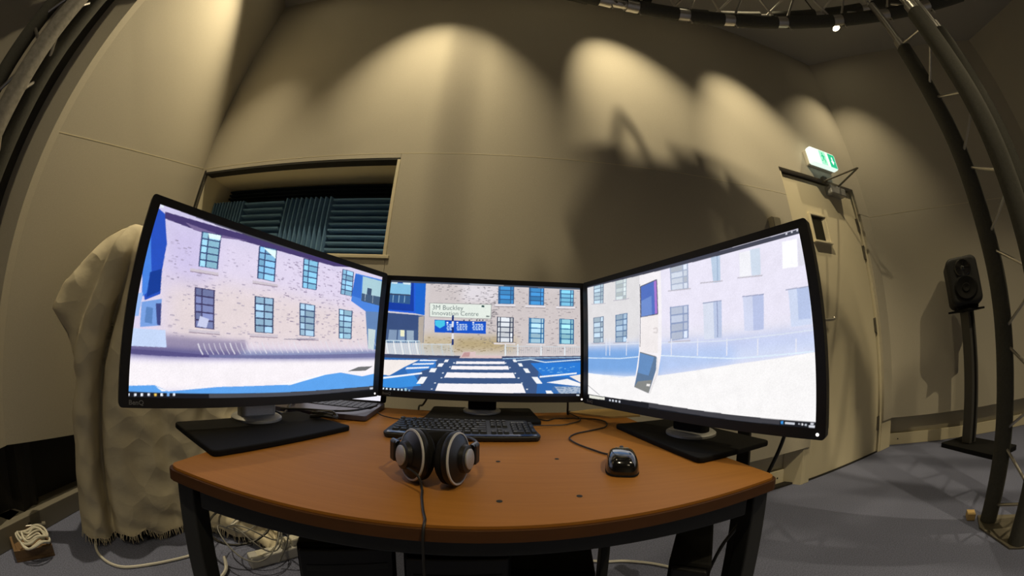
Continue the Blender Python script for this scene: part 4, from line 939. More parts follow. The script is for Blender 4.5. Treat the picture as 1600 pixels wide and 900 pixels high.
('p',(225,232,240),((0.299,0.186),(0.308,0.187),(0.308,0.179),(0.299,0.178))),
('p',(225,232,240),((0.261,0.095),(0.271,0.096),(0.27,0.087),(0.262,0.086))),
('p',(225,232,240),((0.609,0.293),(0.618,0.294),(0.618,0.286),(0.609,0.285))),
('p',(225,232,240),((0.632,0.253),(0.641,0.254),(0.641,0.246),(0.632,0.245))),
('p',(225,232,240),((0.659,0.205),(0.668,0.206),(0.667,0.197),(0.659,0.197))),
('p',(225,232,240),((0.694,0.121),(0.703,0.121),(0.702,0.113),(0.694,0.113))),
('p',(225,232,240),((0.72,0.066),(0.73,0.066),(0.729,0.058),(0.721,0.058))),
('p',(225,232,240),((0.247,0.041),(0.256,0.042),(0.255,0.034),(0.247,0.033))),
('p',(225,232,240),((0.293,0.143),(0.302,0.144),(0.301,0.136),(0.293,0.135))),
('p',(225,232,240),((0.676,0.163),(0.686,0.164),(0.685,0.155),(0.676,0.155))),
('l',(215,232,245),0.005,((0.664,0.311),(0.739,0.327),(0.814,0.304),(1.003,0.332))),
('l',(170,205,235),0.004,((0.598,0.327),(0.71,0.339),(1.003,0.353))),
('p',(235,240,246),((0.787,0.18),(0.979,0.215),(0.979,0.201),(0.788,0.166))),
('p',(240,240,244),((0.822,0.124),(0.931,0.158),(1.004,0.114),(1.005,0.087))),
('p',(236,228,222),((0.94,0.181),(1.004,0.198),(1.004,0.12))),
('p',(170,185,205),((0.864,0.088),(1.005,0.087),(1.005,0.021),(0.894,0.023))),
('b',(90,120,160),((0.836,0.088),(1.005,0.087),(1.005,0.021),(0.865,0.023)),90,6),
('b',(150,205,235),((0.768,0.229),(0.805,0.263),(0.959,0.265),(0.921,0.198)),30,7),
('p',(70,78,92),((-0.009,1.006),(0.509,1.009),(1.016,1.005),(1.016,0.983),(0.51,0.984),(-0.007,0.981))),
('p',(150,155,165),((0.413,0.998),(0.592,0.997),(0.592,0.987),(0.414,0.988))),
('p',(24,28,40),((-0.027,0.028),(0.16,0.022),(0.53,0.026),(1.015,0.026),(1.015,-0.03),(-0.024,-0.081))),
('p',(215,235,245),((-0.002,0.02),(0.008,0.022),(0.008,0.007),(-0.001,0.005))),
('p',(215,235,245),((0.017,0.021),(0.026,0.022),(0.027,0.007),(0.017,0.006))),
('p',(215,235,245),((0.036,0.021),(0.046,0.022),(0.046,0.007),(0.037,0.006))),
('p',(215,235,245),((0.056,0.021),(0.066,0.023),(0.066,0.008),(0.057,0.007))),
('p',(215,235,245),((0.077,0.022),(0.086,0.023),(0.087,0.008),(0.077,0.007))),
('p',(215,235,245),((0.095,0.022),(0.104,0.023),(0.105,0.008),(0.095,0.007))),
('p',(215,235,245),((0.115,0.022),(0.124,0.023),(0.125,0.008),(0.115,0.007))),
('p',(120,150,180),((0.133,0.022),(0.142,0.023),(0.143,0.008),(0.133,0.007))),
('p',(70,120,160),((0.111,0.033),(0.128,0.033),(0.128,0.012),(0.111,0.011))),
('p',(190,235,240),((0.115,0.028),(0.124,0.028),(0.124,0.016),(0.115,0.017))),
('p',(215,225,235),((0.979,0.017),(0.995,0.016),(0.995,0.004),(0.979,0.005))),
),
'R': (
('p',(226,224,240),((-0.207,1.993),(1.146,1.049),(1.086,-0.145),(-0.197,-0.677))),
('p',(222,220,222),((-0.012,1.055),(0.372,1.014),(0.353,0.398),(-0.019,0.398))),
('p',(232,228,244),((0.465,1.042),(1.047,1.011),(1.015,0.475),(0.442,0.496))),
('p',(228,226,238),((0.444,0.555),(1.01,0.531),(1.005,0.435),(0.441,0.436))),
('b',(200,190,195),((0.009,0.967),(1.02,0.933),(0.999,0.464),(0.004,0.449)),130,8),
('p',(196,206,240),((-0.007,0.462),(1.008,0.49),(1.004,0.366),(0.745,0.362),(-0.007,0.334))),
('b',(160,170,205),((-0.007,0.526),(1.009,0.517),(1.005,0.394),(-0.007,0.398)),120,9),
('p',(120,165,222),((-0.007,0.436),(0.427,0.437),(0.425,0.238),(-0.007,0.207))),
('p',(180,200,238),((0.427,0.427),(0.746,0.419),(0.744,0.322),(0.425,0.238))),
('p',(206,216,242),((0.746,0.411),(1.007,0.435),(1.005,0.373),(0.744,0.322))),
('g',14),
('w',(110,125,150),(188,212,226),((0.05,0.992),(0.125,0.994),(0.118,0.816),(0.047,0.827)),(0,0.7,1),5,0.06),
('w',(170,180,190),(214,226,228),((0.205,0.987),(0.277,0.986),(0.268,0.813),(0.2,0.821)),(0,0.7,1),5,0.06),
('w',(100,118,145),(190,212,228),((0.043,0.705),(0.118,0.707),(0.113,0.485),(0.041,0.483)),(0,0.7,1),5,0.06),
('w',(90,118,155),(180,206,230),((0.197,0.703),(0.272,0.708),(0.264,0.482),(0.193,0.481)),(0,0.65,1),5,0.06),
('w',(165,176,200),(216,224,238),((0.509,0.978),(0.593,0.976),(0.585,0.809),(0.506,0.817)),(0,0.72,1),4,0.06),
('w',(140,155,190),(206,216,238),((0.496,0.705),(0.58,0.701),(0.572,0.488),(0.491,0.476)),(0,0.72,1),4,0.06),
('p',(186,204,226),((0.689,0.977),(0.725,0.976),(0.715,0.808),(0.687,0.811))),
('l',(150,170,200),0.003,((0.714,0.973),(0.704,0.812))),
('p',(214,220,236),((0.64,0.702),(0.712,0.694),(0.703,0.476),(0.635,0.472))),
('p',(186,198,226),((0.68,0.699),(0.712,0.694),(0.703,0.476),(0.675,0.475))),
('l',(140,150,185),0.003,((0.695,0.695),(0.688,0.481))),
('l',(140,150,180),0.003,((0.639,0.698),(0.712,0.696))),
('p',(208,220,236),((0.832,0.956),(0.868,0.953),(0.858,0.803),(0.828,0.807))),
('p',(240,240,246),((0.796,0.955),(0.834,0.952),(0.826,0.808),(0.786,0.812))),
('p',(208,214,238),((0.789,0.698),(0.859,0.692),(0.849,0.502),(0.785,0.505))),
('p',(184,194,228),((0.822,0.696),(0.859,0.692),(0.849,0.505),(0.815,0.504))),
('l',(150,155,185),0.003,((0.787,0.699),(0.86,0.693))),
('p',(252,252,254),((0.941,0.952),(0.987,0.946),(0.976,0.803),(0.929,0.809))),
('p',(222,220,232),((0.989,0.948),(1.013,0.945),(1.003,0.802),(0.978,0.806))),
('p',(206,216,240),((0.937,0.694),(1.002,0.692),(0.996,0.506),(0.934,0.503))),
('p',(182,196,230),((0.963,0.692),(1,0.689),(0.994,0.534),(0.958,0.536))),
('l',(160,165,190),0.003,((0.929,0.696),(1.003,0.693))),
('l',(190,186,196),0.004,((0.029,0.83),(0.134,0.814))),
('l',(190,186,196),0.004,((0.185,0.824),(0.285,0.818))),
('l',(190,186,196),0.004,((0.492,0.817),(0.595,0.804))),
('l',(190,186,196),0.004,((0.635,0.827),(0.724,0.812))),
('l',(190,186,196),0.004,((0.778,0.811),(0.863,0.796))),
('l',(190,186,196),0.004,((0.179,0.477),(0.274,0.477))),
('l',(190,186,196),0.004,((0.026,0.479),(0.125,0.477))),
('l',(190,186,196),0.004,((0.48,0.469),(0.579,0.471))),
('l',(226,228,240),0.004,((0.133,0.517),(0.13,0.375))),
('l',(226,228,240),0.004,((0.158,0.516),(0.155,0.375))),
('l',(226,228,240),0.004,((0.263,0.509),(0.259,0.377))),
('l',(226,228,240),0.004,((0.496,0.491),(0.493,0.377))),
('l',(226,228,240),0.004,((0.61,0.481),(0.606,0.375))),
('l',(226,228,240),0.004,((0.722,0.47),(0.718,0.371))),
('l',(226,228,240),0.004,((0.828,0.458),(0.824,0.366))),
('l',(226,228,240),0.004,((0.946,0.443),(0.943,0.358))),
('l',(220,228,240),0.003,((0.004,0.464),(0.338,0.466),(0.706,0.458),(0.999,0.478))),
('l',(220,235,248),0.004,((-0.001,0.352),(0.221,0.354),(0.412,0.381),(0.744,0.354),(0.995,0.374))),
('l',(235,240,248),0.004,((0,0.215),(0.109,0.212),(0.255,0.214),(0.381,0.239))),
('p',(246,244,244),((-0.007,0.215),(0.221,0.206),(0.425,0.238),(0.744,0.322),(1.007,0.372),(1.009,0.01),(0.742,0.03),(-0.015,-0.036))),
('l',(150,150,155),0.003,((-0.006,0.113),(0.086,0.041))),
('p',(242,238,242),((0.353,1.017),(0.465,0.987),(0.447,0.397),(0.425,0.218),(0.381,0.104),(0.301,0.142),(0.331,0.398))),
('p',(82,112,190),((0.354,0.892),(0.441,0.916),(0.436,0.669),(0.348,0.66))),
('p',(110,140,205),((0.35,0.78),(0.409,0.807),(0.407,0.666),(0.348,0.66))),
('p',(165,120,205),((0.426,0.912),(0.441,0.916),(0.436,0.669),(0.422,0.668))),
('l',(90,92,110),0.004,((0.354,0.892),(0.441,0.916),(0.436,0.669),(0.348,0.66),(0.354,0.892))),
('l',(120,120,130),0.003,((0.351,0.911),(0.338,0.44))),
('p',(238,232,232),((0.349,0.66),(0.439,0.665),(0.429,0.397),(0.337,0.398))),
('l',(215,208,208),0.005,((0.41,0.567),(0.43,0.573),(0.429,0.537),(0.409,0.543))),
('p',(92,118,150),((0.336,0.398),(0.423,0.369),(0.419,0.278),(0.381,0.109),(0.304,0.143),(0.327,0.293))),
('p',(100,140,190),((0.336,0.398),(0.412,0.373),(0.381,0.235),(0.324,0.251))),
('p',(130,132,130),((0.323,0.187),(0.399,0.206),(0.381,0.109),(0.304,0.143))),
('l',(225,222,222),0.006,((0.426,0.365),(0.425,0.258),(0.386,0.109))),
('p',(238,235,232),((0.372,0.177),(0.39,0.175),(0.386,0.158),(0.369,0.16))),
('l',(110,115,120),0.004,((0.337,0.402),(0.42,0.369))),
('p',(68,70,84),((-0.013,1.033),(0.463,1.009),(0.781,0.997),(1.015,0.994),(1.012,0.971),(0.778,0.97),(0.461,0.976),(-0.014,0.99))),
('p',(215,215,225),((0.957,0.993),(0.963,0.992),(0.962,0.983),(0.956,0.984))),
('p',(215,215,225),((0.975,0.994),(0.98,0.993),(0.979,0.984),(0.974,0.985))),
('p',(215,215,225),((0.992,0.994),(0.997,0.992),(0.996,0.984),(0.991,0.985))),
('p',(24,26,32),((-0.016,0.03),(0.382,0.043),(0.742,0.033),(1.004,0.031),(1.006,-0.019),(0.743,-0.019),(0.382,0.001),(-0.015,-0.036))),
('p',(62,62,68),((0.382,0.039),(0.742,0.033),(0.892,0.032),(0.892,0.005),(0.743,0.004),(0.382,0.011))),
('p',(225,225,215),((0.01,0.026),(0.122,0.029),(0.122,0.008),(0.011,-0.002))),
('p',(205,210,220),((0.151,0.021),(0.162,0.021),(0.162,0.005),(0.151,0.005))),
('p',(205,210,220),((0.171,0.022),(0.182,0.022),(0.182,0.006),(0.171,0.006))),
('p',(205,210,220),((0.191,0.023),(0.202,0.023),(0.202,0.007),(0.191,0.007))),
('p',(205,210,220),((0.213,0.024),(0.223,0.024),(0.223,0.008),(0.213,0.008))),
('p',(60,150,230),((0.895,0.023),(0.903,0.027),(0.903,0.008),(0.896,0.01))),
('l',(200,205,215),0.006,((0.908,0.016),(0.937,0.016))),
('l',(190,195,205),0.004,((0.948,0.018),(0.953,0.017))),
('p',(225,225,230),((0.957,0.022),(0.962,0.021),(0.963,0.011),(0.957,0.012))),
('l',(190,195,205),0.006,((0.967,0.016),(0.973,0.015))),
('l',(210,212,220),0.006,((0.983,0.022),(0.993,0.022))),
('l',(210,212,220),0.006,((0.978,0.01),(0.996,0.009))),
),
}
def raster(art, nx, ny, rng):
    """flat colour picture from polygons given in screen coordinates (u right, v up)"""
    img = np.zeros((ny, nx, 3), np.float32)
    def fill(poly, col):
        P = np.array(poly, float); X = P[:,0]*nx; Y = P[:,1]*ny
        x0 = max(0, int(X.min())-1); x1 = min(nx, int(X.max())+2); y0 = max(0, int(Y.min())-1); y1 = min(ny, int(Y.max())+2)
        if x1 <= x0 or y1 <= y0: return
        gx = np.arange(x0, x1)+.5; gy = (np.arange(y0, y1)+.5)[:,None]
        ins = np.zeros((y1-y0, x1-x0), bool)
        for i in range(len(X)):
            xa, ya, xb, yb = X[i-1], Y[i-1], X[i], Y[i]
            if ya == yb: continue
            c = ((ya > gy) != (yb > gy)) & (gx < (xb-xa)*(gy-ya)/(yb-ya)+xa)
            ins ^= c
        img[y0:y1, x0:x1][ins] = col
    def stroke(pts, w, col):
        asp = SH/SW
        for (xa, ya), (xb, yb) in zip(pts[:-1], pts[1:]):
            dx, dy = xb-xa, (yb-ya)*asp; L = math.hypot(dx, dy)
            if L < 1e-6: continue
            ox, oy = -dy/L*w/2, dx/L*w/2/asp
            fill([(xa+ox, ya+oy), (xb+ox, yb+oy), (xb-ox, yb-oy), (xa-ox, ya-oy)], col)
    def bil(q, a, b):
        q = np.array(q); return tuple((1-b)*((1-a)*q[0]+a*q[1]) + b*((1-a)*q[3]+a*q[2]))
    for it in art:
        k = it[0]
        if k == 'g':
            for _ in range(3):
                r = it[1]
                for ax in (0, 1):
                    pad = [(r, r) if a == ax else (0, 0) for a in range(3)]
                    c = np.cumsum(np.pad(img, pad, mode='edge'), axis=ax, dtype=np.float64)
                    z = np.zeros_like(np.take(c, [0], axis=ax)); c = np.concatenate([z, c], axis=ax); n_ = img.shape[ax]
                    img[...] = (np.take(c, range(2*r+1, 2*r+1+n_), axis=ax) - np.take(c, range(0, n_), axis=ax))/(2*r+1)
        elif k == 'p': fill(it[2], it[1])
        elif k == 'l': stroke(it[3], it[2], it[1])
        elif k == 'b':
            q = it[2]
            for _ in range(it[3]):
                a, b = rng.random(), rng.random(); u, v = bil(q[:4], a, b)
                L = rng.uniform(.004, .016); h = rng.uniform(.002, .005); w = rng.uniform(.25, .9)
                x, y = int(u*nx), int(v*ny); xx = int(max(1, L*nx)); yy = int(max(1, h*nx))
                if 0 <= x < nx-xx and 0 <= y < ny-yy:
                    s = img[y:y+yy, x:x+xx]; s += (np.array(it[1], np.float32)-s)*w
        elif k == 'w':
            _, fr, pane, q, cols, rows, bar = it
            fill(q, fr)
            for i in range(len(cols)-1):
                for r in range(rows):
                    a0 = cols[i]+bar/2+(bar*.6 if i == 0 else 0); a1 = cols[i+1]-bar/2-(bar*.6 if i == len(cols)-2 else 0); b0 = (r+.10)/rows; b1 = (r+.92)/rows
                    j = rng.uniform(.82, 1.1); c = np.clip(np.array(pane, np.float32)*j, 0, 255)
                    if a1 > a0: fill([bil(q, a0, b0), bil(q, a1, b0), bil(q, a1, b1), bil(q, a0, b1)], c)
    return img
def screen_mesh(key, M, gain):
    nx, ny = 480, 270
    rng = np.random.default_rng({'L': 11, 'C': 12, 'R': 13}[key])
    import random as _r
    class G:
        def __init__(s, g): s.g = g
        def random(s): return float(s.g.random())
        def uniform(s, a, b): return float(s.g.uniform(a, b))
    big = raster(SCREEN_ART[key], nx*2, ny*2, G(rng))
    img = big.reshape(ny, 2, nx, 2, 3).mean((1, 3))
    lo = rng.normal(0, 1, (34, 60, 1)); lo = np.repeat(np.repeat(lo, 8, 0), 8, 1)[:ny, :nx]
    for _ in range(2):
        for ax in (0, 1): lo = (np.roll(lo, 4, ax) + np.roll(lo, -4, ax) + np.roll(lo, 2, ax) + np.roll(lo, -2, ax) + lo)/5
    img *= 1 + (.010*lo + rng.normal(0, .014, (ny, nx, 1))).astype(np.float32)
    s = np.clip(img/255, 0, 1); lin = np.where(s <= .04045, s/12.92, ((s+.055)/1.055)**2.4)
    gx, gy = np.meshgrid((np.arange(nx)/(nx-1)-.5)*SW, (np.arange(ny)/(ny-1)-.5)*SH)
    v = np.stack([gx.ravel(), np.zeros(nx*ny), gy.ravel()], 1)
    R = np.array(M.to_3x3()); v = v @ R.T + np.array(M.translation)
    i = np.arange(nx*ny).reshape(ny, nx)
    q = np.stack([i[:-1,:-1], i[:-1,1:], i[1:,1:], i[1:,:-1]], -1).reshape(-1, 4)
    me = bpy.data.meshes.new('screen')
    me.vertices.add(nx*ny); me.vertices.foreach_set('co', v.astype(np.float32).ravel())
    me.loops.add(q.size); me.loops.foreach_set('vertex_index', q.astype(np.int32).ravel())
    me.polygons.add(len(q)); me.polygons.foreach_set('loop_start', np.arange(0, q.size, 4, dtype=np.int32))
    try: me.polygons.foreach_set('loop_total', np.full(len(q), 4, np.int32))
    except Exception: pass
    me.update(calc_edges=True)
    at = me.attributes.new('picture', 'FLOAT_COLOR', 'POINT')
    at.data.foreach_set('color', np.concatenate([lin.reshape(-1, 3), np.ones((nx*ny, 1))], 1).astype(np.float32).ravel())
    return me
def screen_material(gain):
    m = bpy.data.materials.new('lit_display'); m.use_nodes = True; nt = m.node_tree; b = nt.nodes['Principled BSDF']
    a = nt.nodes.new('ShaderNodeAttribute'); a.attribute_name = 'picture'
    b.inputs['Base Color'].default_value = (0.01, 0.01, 0.012, 1); b.inputs['Roughness'].default_value = 0.45; b.inputs['Specular IOR Level'].default_value = 0.2
    nt.links.new(a.outputs['Color'], b.inputs['Emission Color']); b.inputs['Emission Strength'].default_value = gain
    return m
M_SCREEN = screen_material(SCREEN_GAIN)
def monitor(key, label, silver_neck):
    x, y, z, yaw = MON[key]; bx, by, ba = BASE[key]
    t = thing('monitor', label, 'monitor', (bx, by, ZT), yaw, 'three monitors around the desk')
    F = rz_frame((x, y, z), yaw)                              # x right, y back, z up, screen plane y=0
    oL, oR, oB, oT = -SW/2-BS, SW/2+BS, -SH/2-BB, SH/2+BT
    up = F @ Matrix(((1,0,0,0),(0,0,1,0),(0,1,0,0),(0,0,0,1)))   # prism axis -> back
    mb = MB()
    o2 = round_rect(oL, oR, oB, oT, 0.007); i2 = [(-SW/2, -SH/2), (SW/2, -SH/2), (SW/2, SH/2), (-SW/2, SH/2)]
    bz = MB()
    for a in ((oL, -SW/2, oB, oT), (SW/2, oR, oB, oT), (-SW/2, SW/2, SH/2, oT), (-SW/2, SW/2, oB, -SH/2)):
        pass
    # bezel as one ring: outer rounded outline, inner rectangle with matching points
    n = len(o2); ang = [math.atan2(p[1], p[0]) for p in o2]
    inner = []
    for px, py in o2:
        inner.append((max(-SW/2, min(SW/2, px)) , max(-SH/2, min(SH/2, py))))
    vs = []
    for p in o2: vs.append(F @ Vector((p[0], -0.004, p[1])))
    for p in inner: vs.append(F @ Vector((p[0], -0.003, p[1])))
    for p in inner: vs.append(F @ Vector((p[0], 0.002, p[1])))
    for p in o2: vs.append(F @ Vector((p[0], 0.018, p[1])))
    fs = []
    for i in range(n):
        j = (i+1) % n
        fs += [(i, j, n+j, n+i), (n+i, n+j, 2*n+j, 2*n+i), (j, i, 3*n+i, 3*n+j)]
    bzo = obj('bezel', MB().add(vs, fs), M_BLACK, t)
    scr = obj('screen', screen_mesh(key, F, SCREEN_GAIN), M_SCREEN, t)
    obj('back_cover', MB().prism(round_rect(oL+0.002, oR-0.002, oB+0.002, oT-0.002, 0.012), 0.018, 0.034, up).prism(round_rect(-0.2, 0.2, -0.12, 0.11, 0.03), 0.034, 0.058, up), M_BLACKMATT, t, bevel=0.004)
    obj('power_light', MB().lathe([(0.0, 0.0006), (0.0028, 0.0006), (0.003, 0)], 12, axis_frame(F @ Vector((SW/2+0.004, -0.0042, -SH/2-0.0095)), F.to_3x3() @ Vector((0,-1,0)))), M_LED, bzo)
    TM = F @ Matrix.Translation((-SW/2+0.0, -0.0046, -SH/2-0.0125)) @ Matrix.Rotation(PI/2, 4, 'X')
    text_obj('maker_logo', 'BenQ', TM, 0.0115, M_LOGO, bzo, bold=0.0002)
    B = rz_frame((bx, by, ZT), ba)
    sb = obj('stand_base', MB().prism(round_rect(-0.165, 0.165, -0.105, 0.105, 0.012), 0.0, 0.012, B), M_BLACKMATT, t, bevel=0.003)
    fx = F.inverted() @ Vector((bx, by, z)); u0 = fx.x
    C = rz_frame(F @ Vector((u0*0.3, 0.082, 0)), yaw); C.translation.z = ZT
    obj('swivel_disc', MB().lathe([(0.060, 0.012), (0.060, 0.017), (0.054, 0.021), (0.0, 0.021)], 36, C), M_BRUSHED, sb, smooth=True)
    obj('stand_column', MB().prism(round_rect(-0.045, 0.045, -0.018, 0.018, 0.012), 0.020, 0.30, C), M_BRUSHED if silver_neck else M_BLACKMATT, t, bevel=0.003)
    obj('mount_plate', MB().box(u0*0.3-0.05, u0*0.3+0.05, 0.055, 0.075, -0.05, 0.06, F), M_BLACKMATT, t, bevel=0.003)
    return t
monitor('L', 'left of three black monitors, angled inwards, showing a stone building and pale forecourt', True)
monitor('C', 'middle black monitor facing straight on, showing a zebra crossing and a building sign', False)
monitor('R', 'right of three black monitors, angled inwards, showing a washed-out pale street view', False)
# lettering on the pictured building sign
FCN = rz_frame(MON['C'][:3], MON['C'][3])
scr_c = [o for o in bpy.data.objects if o.name.startswith('screen') and o.type == 'MESH' and abs(o.data.vertices[0].co.y - (MON['C'][1]-0.0194)) < 0.03][0]
def sign_line(s, u, v, size):
    M = FCN @ Matrix.Translation(((u-.5)*SW, -0.0007, (v-.5)*SH)) @ Matrix.Rotation(PI/2, 4, 'X') @ Matrix.Rotation(0.016, 4, 'Z')
    text_obj('sign_lettering', s, M, size, M_INK, scr_c, depth=0.0001)
sign_line('3M Buckley', 0.2285, 0.744, 0.0205)
sign_line('Innovation Centre', 0.2285, 0.694, 0.0193)

# ------------------------------------------------------------------ keyboard
KY = math.radians(6.3)
KF = rz_frame((-0.2835, 0.693, ZT), KY)
KW, KD = 0.364, 0.128
kb = thing('keyboard', 'black full-size keyboard lying on the desk behind the headphones', 'keyboard', (-0.10, 0.77, ZT), KY)
outl = [(0.012, 0.0), (KW-0.012, 0.0), (KW-0.004, 0.004), (KW, 0.014), (KW-0.004, 0.045), (KW-0.012, 0.085), (KW-0.016, KD-0.006), (KW-0.022, KD), (0.022, KD), (0.016, KD-0.006), (0.012, 0.085), (0.004, 0.045), (0.0, 0.014), (0.004, 0.004)]
KT = KF @ Matrix.Rotation(math.radians(5), 4, 'X')
kbody = obj('body', MB().prism(outl, 0.001, 0.013, KT), M_KEY, kb, bevel=0.004, seg=3)
obj('palm_edge', MB().box(0.01, KW-0.01, 0.002, 0.016, 0.0128, 0.0142, KT), M_GLOSS, kb, bevel=0.0006)
U = 0.0149; KX0 = 0.0165; KY0 = 0.019; RP = 0.0158
key_meshes = {}
def key_mesh(w, h):
    k = (round(w, 3), round(h, 3))
    if k not in key_meshes:
        x, y = w/2-0.0008, h/2-0.0009; t = 0.0022
        mb = MB().add([(-x,-y,0),(x,-y,0),(x,y,0),(-x,y,0),(-x+t,-y+t,.0045),(x-t,-y+t,.0045),(x-t,y-t*.7,.0045),(-x+t,y-t*.7,.0045)], [(4,5,6,7),(0,1,5,4),(1,2,6,5),(2,3,7,6),(3,0,4,7)])
        mb.add([(-x+t+.0008, 0.0002, .0047), (-x+t+.0008+.0034+(w-U)*.35, 0.0002, .0047), (-x+t+.0008+.0034+(w-U)*.35, 0.0019, .0047), (-x+t+.0008, 0.0019, .0047)], [(0,1,2,3)])
        me = bpy.data.meshes.new('key'); me.from_pydata(mb.v, [], mb.f); me.materials.append(M_KEY); me.materials.append(M_PRINT)
        me.polygons[-1].material_index = 1; me.update(); key_meshes[k] = me
    return key_meshes[k]
def key(x, row, w=1.0, rows=1.0):
    me = key_mesh(w*U, rows*RP)
    o = bpy.data.objects.new('key', me); COL.objects.link(o)
    p = Vector((KX0 + (x+w/2)*U, KY0 + (row+rows/2)*RP, 0.0128))
    ROOTM[o.name] = Matrix.Identity(4)
    o.parent = kb; o.matrix_parent_inverse = ROOTM[kb.name].inverted(); o.matrix_basis = KT @ Matrix.Translation(p)
for x, w in ((0,1.25),(1.25,1.25),(2.5,1.25),(3.75,6.25),(10,1.25),(11.25,1.25),(12.5,1.25),(13.75,1.25)): key(x, 0, w)
key(0, 1, 2.25); [key(2.25+i, 1) for i in range(10)]; key(12.25, 1, 2.75)
key(0, 2, 1.75); [key(1.75+i, 2) for i in range(11)]; key(12.75, 2, 2.25)
key(0, 3, 1.5); [key(1.5+i, 3) for i in range(12)]; key(13.5, 3, 1.5)
[key(i, 4) for i in range(13)]; key(13, 4, 2)
key(0, 5.25); [key(2+i+(i//4)*0.5, 5.25) for i in range(12)]
for i in range(3): key(15.5+i, 0); key(15.5+i, 3); key(15.5+i, 4); key(15.5+i, 5.25)
key(16.5, 1)
for i in range(3): [key(18.9+i, r) for r in (1, 2, 3)]; key(18.9+i, 4)
key(18.9, 0, 2); key(20.9, 0); key(21.9, 0, 1, 2); key(21.9, 2, 1, 2); key(21.9, 4)
text_obj('maker_logo', 'Microsoft', KT @ Matrix.Translation((KX0+19.3*U, KY0+5.45*RP, 0.0134)), 0.0085, M_PRINT, kbody, depth=0.0002)
tag(obj('keyboard_cable', MB().tube(smooth_path([KF @ Vector((KW-0.015, KD-0.012, 0.012)), (0.13, 0.885, ZT+0.004), (0.17, 0.90, ZT+0.004), (0.22, 0.96, ZT+0.004), (0.20, 1.06, ZT+0.006)], 6), 0.0017, 6), M_CABLE_B, smooth=True), 'thin black cable running from the right end of the keyboard towards the monitor', 'cable')

# ------------------------------------------------------------------ mouse
MF = rz_frame((0.206, 0.556, ZT), math.radians(-17))
ms = thing('mouse', 'glossy black wired mouse on the right half of the desk', 'mouse', (0.206, 0.556, ZT), math.radians(-17))
def mouse_body(a, b, h, z0, nu=40, nv=12):
    mb = MB(); vs = []; fs = []
    for j in range(nv+1):
        t = j/nv; zz = math.sin(t*PI/2); sc = math.cos(t*PI/2)**0.42
        for i in range(nu):
            p = 2*PI*i/nu; c, s = math.cos(p), math.sin(p); e = 0.58
            x = a*sc*math.copysign(abs(c)**e, c); y = b*sc*math.copysign(abs(s)**e, s)
            x *= 1 - 0.06*(y/b) ; z = z0 + h*zz*(1 - 0.18*(y/b)**2 - 0.10*(y/b))
            vs.append(MF @ Vector((x, y, z)))
    for j in range(nv):
        for i in range(nu):
            k = (i+1) % nu; fs.append((j*nu+i, j*nu+k, (j+1)*nu+k, (j+1)*nu+i))
    fs.append(tuple(reversed(range(nu))))
    return mb.add(vs, fs)
obj('shell', mouse_body(0.0285, 0.050, 0.029, 0.004), M_GLOSS, ms, smooth=True)
obj('base_skirt', mouse_body(0.0292, 0.0508, 0.009, 0.001), M_BLACKMATT, ms, smooth=True)
obj('scroll_wheel', MB().lathe([(0.0, -0.0035), (0.009, -0.0035), (0.010, -0.002), (0.010, 0.002), (0.009, 0.0035), (0.0, 0.0035)], 24, MF @ Matrix.Translation((0, 0.031, 0.0215)) @ Matrix.Rotation(PI/2, 4, 'Y')), M_STEEL, ms, smooth=True)
text_obj('maker_logo', 'Microsoft', MF @ Matrix.Translation((-0.0125, 0.010, 0.0334)) @ Matrix.Rotation(math.radians(-2), 4, 'X'), 0.0062, M_PRINT, ms, depth=0.0004)
cord = smooth_path([(0.222, 0.607, ZT+0.008), (0.200, 0.628, ZT+0.003), (0.178, 0.662, ZT+0.003), (0.154, 0.710, ZT+0.003), (0.147, 0.755, ZT+0.003), (0.172, 0.797, ZT+0.003), (0.225, 0.830, ZT+0.003), (0.268, 0.862, ZT+0.003), (0.287, 0.915, ZT+0.003), (0.276, 0.958, ZT+0.003), (0.235, 0.978, ZT+0.003), (0.15, 0.983, ZT+0.003), (0.105, 0.958, ZT+0.003), (0.02, 1.09, ZT+0.003)], 7)
obj('cord', MB().tube(cord, 0.0019, 7), M_CABLE_B, ms, smooth=True)

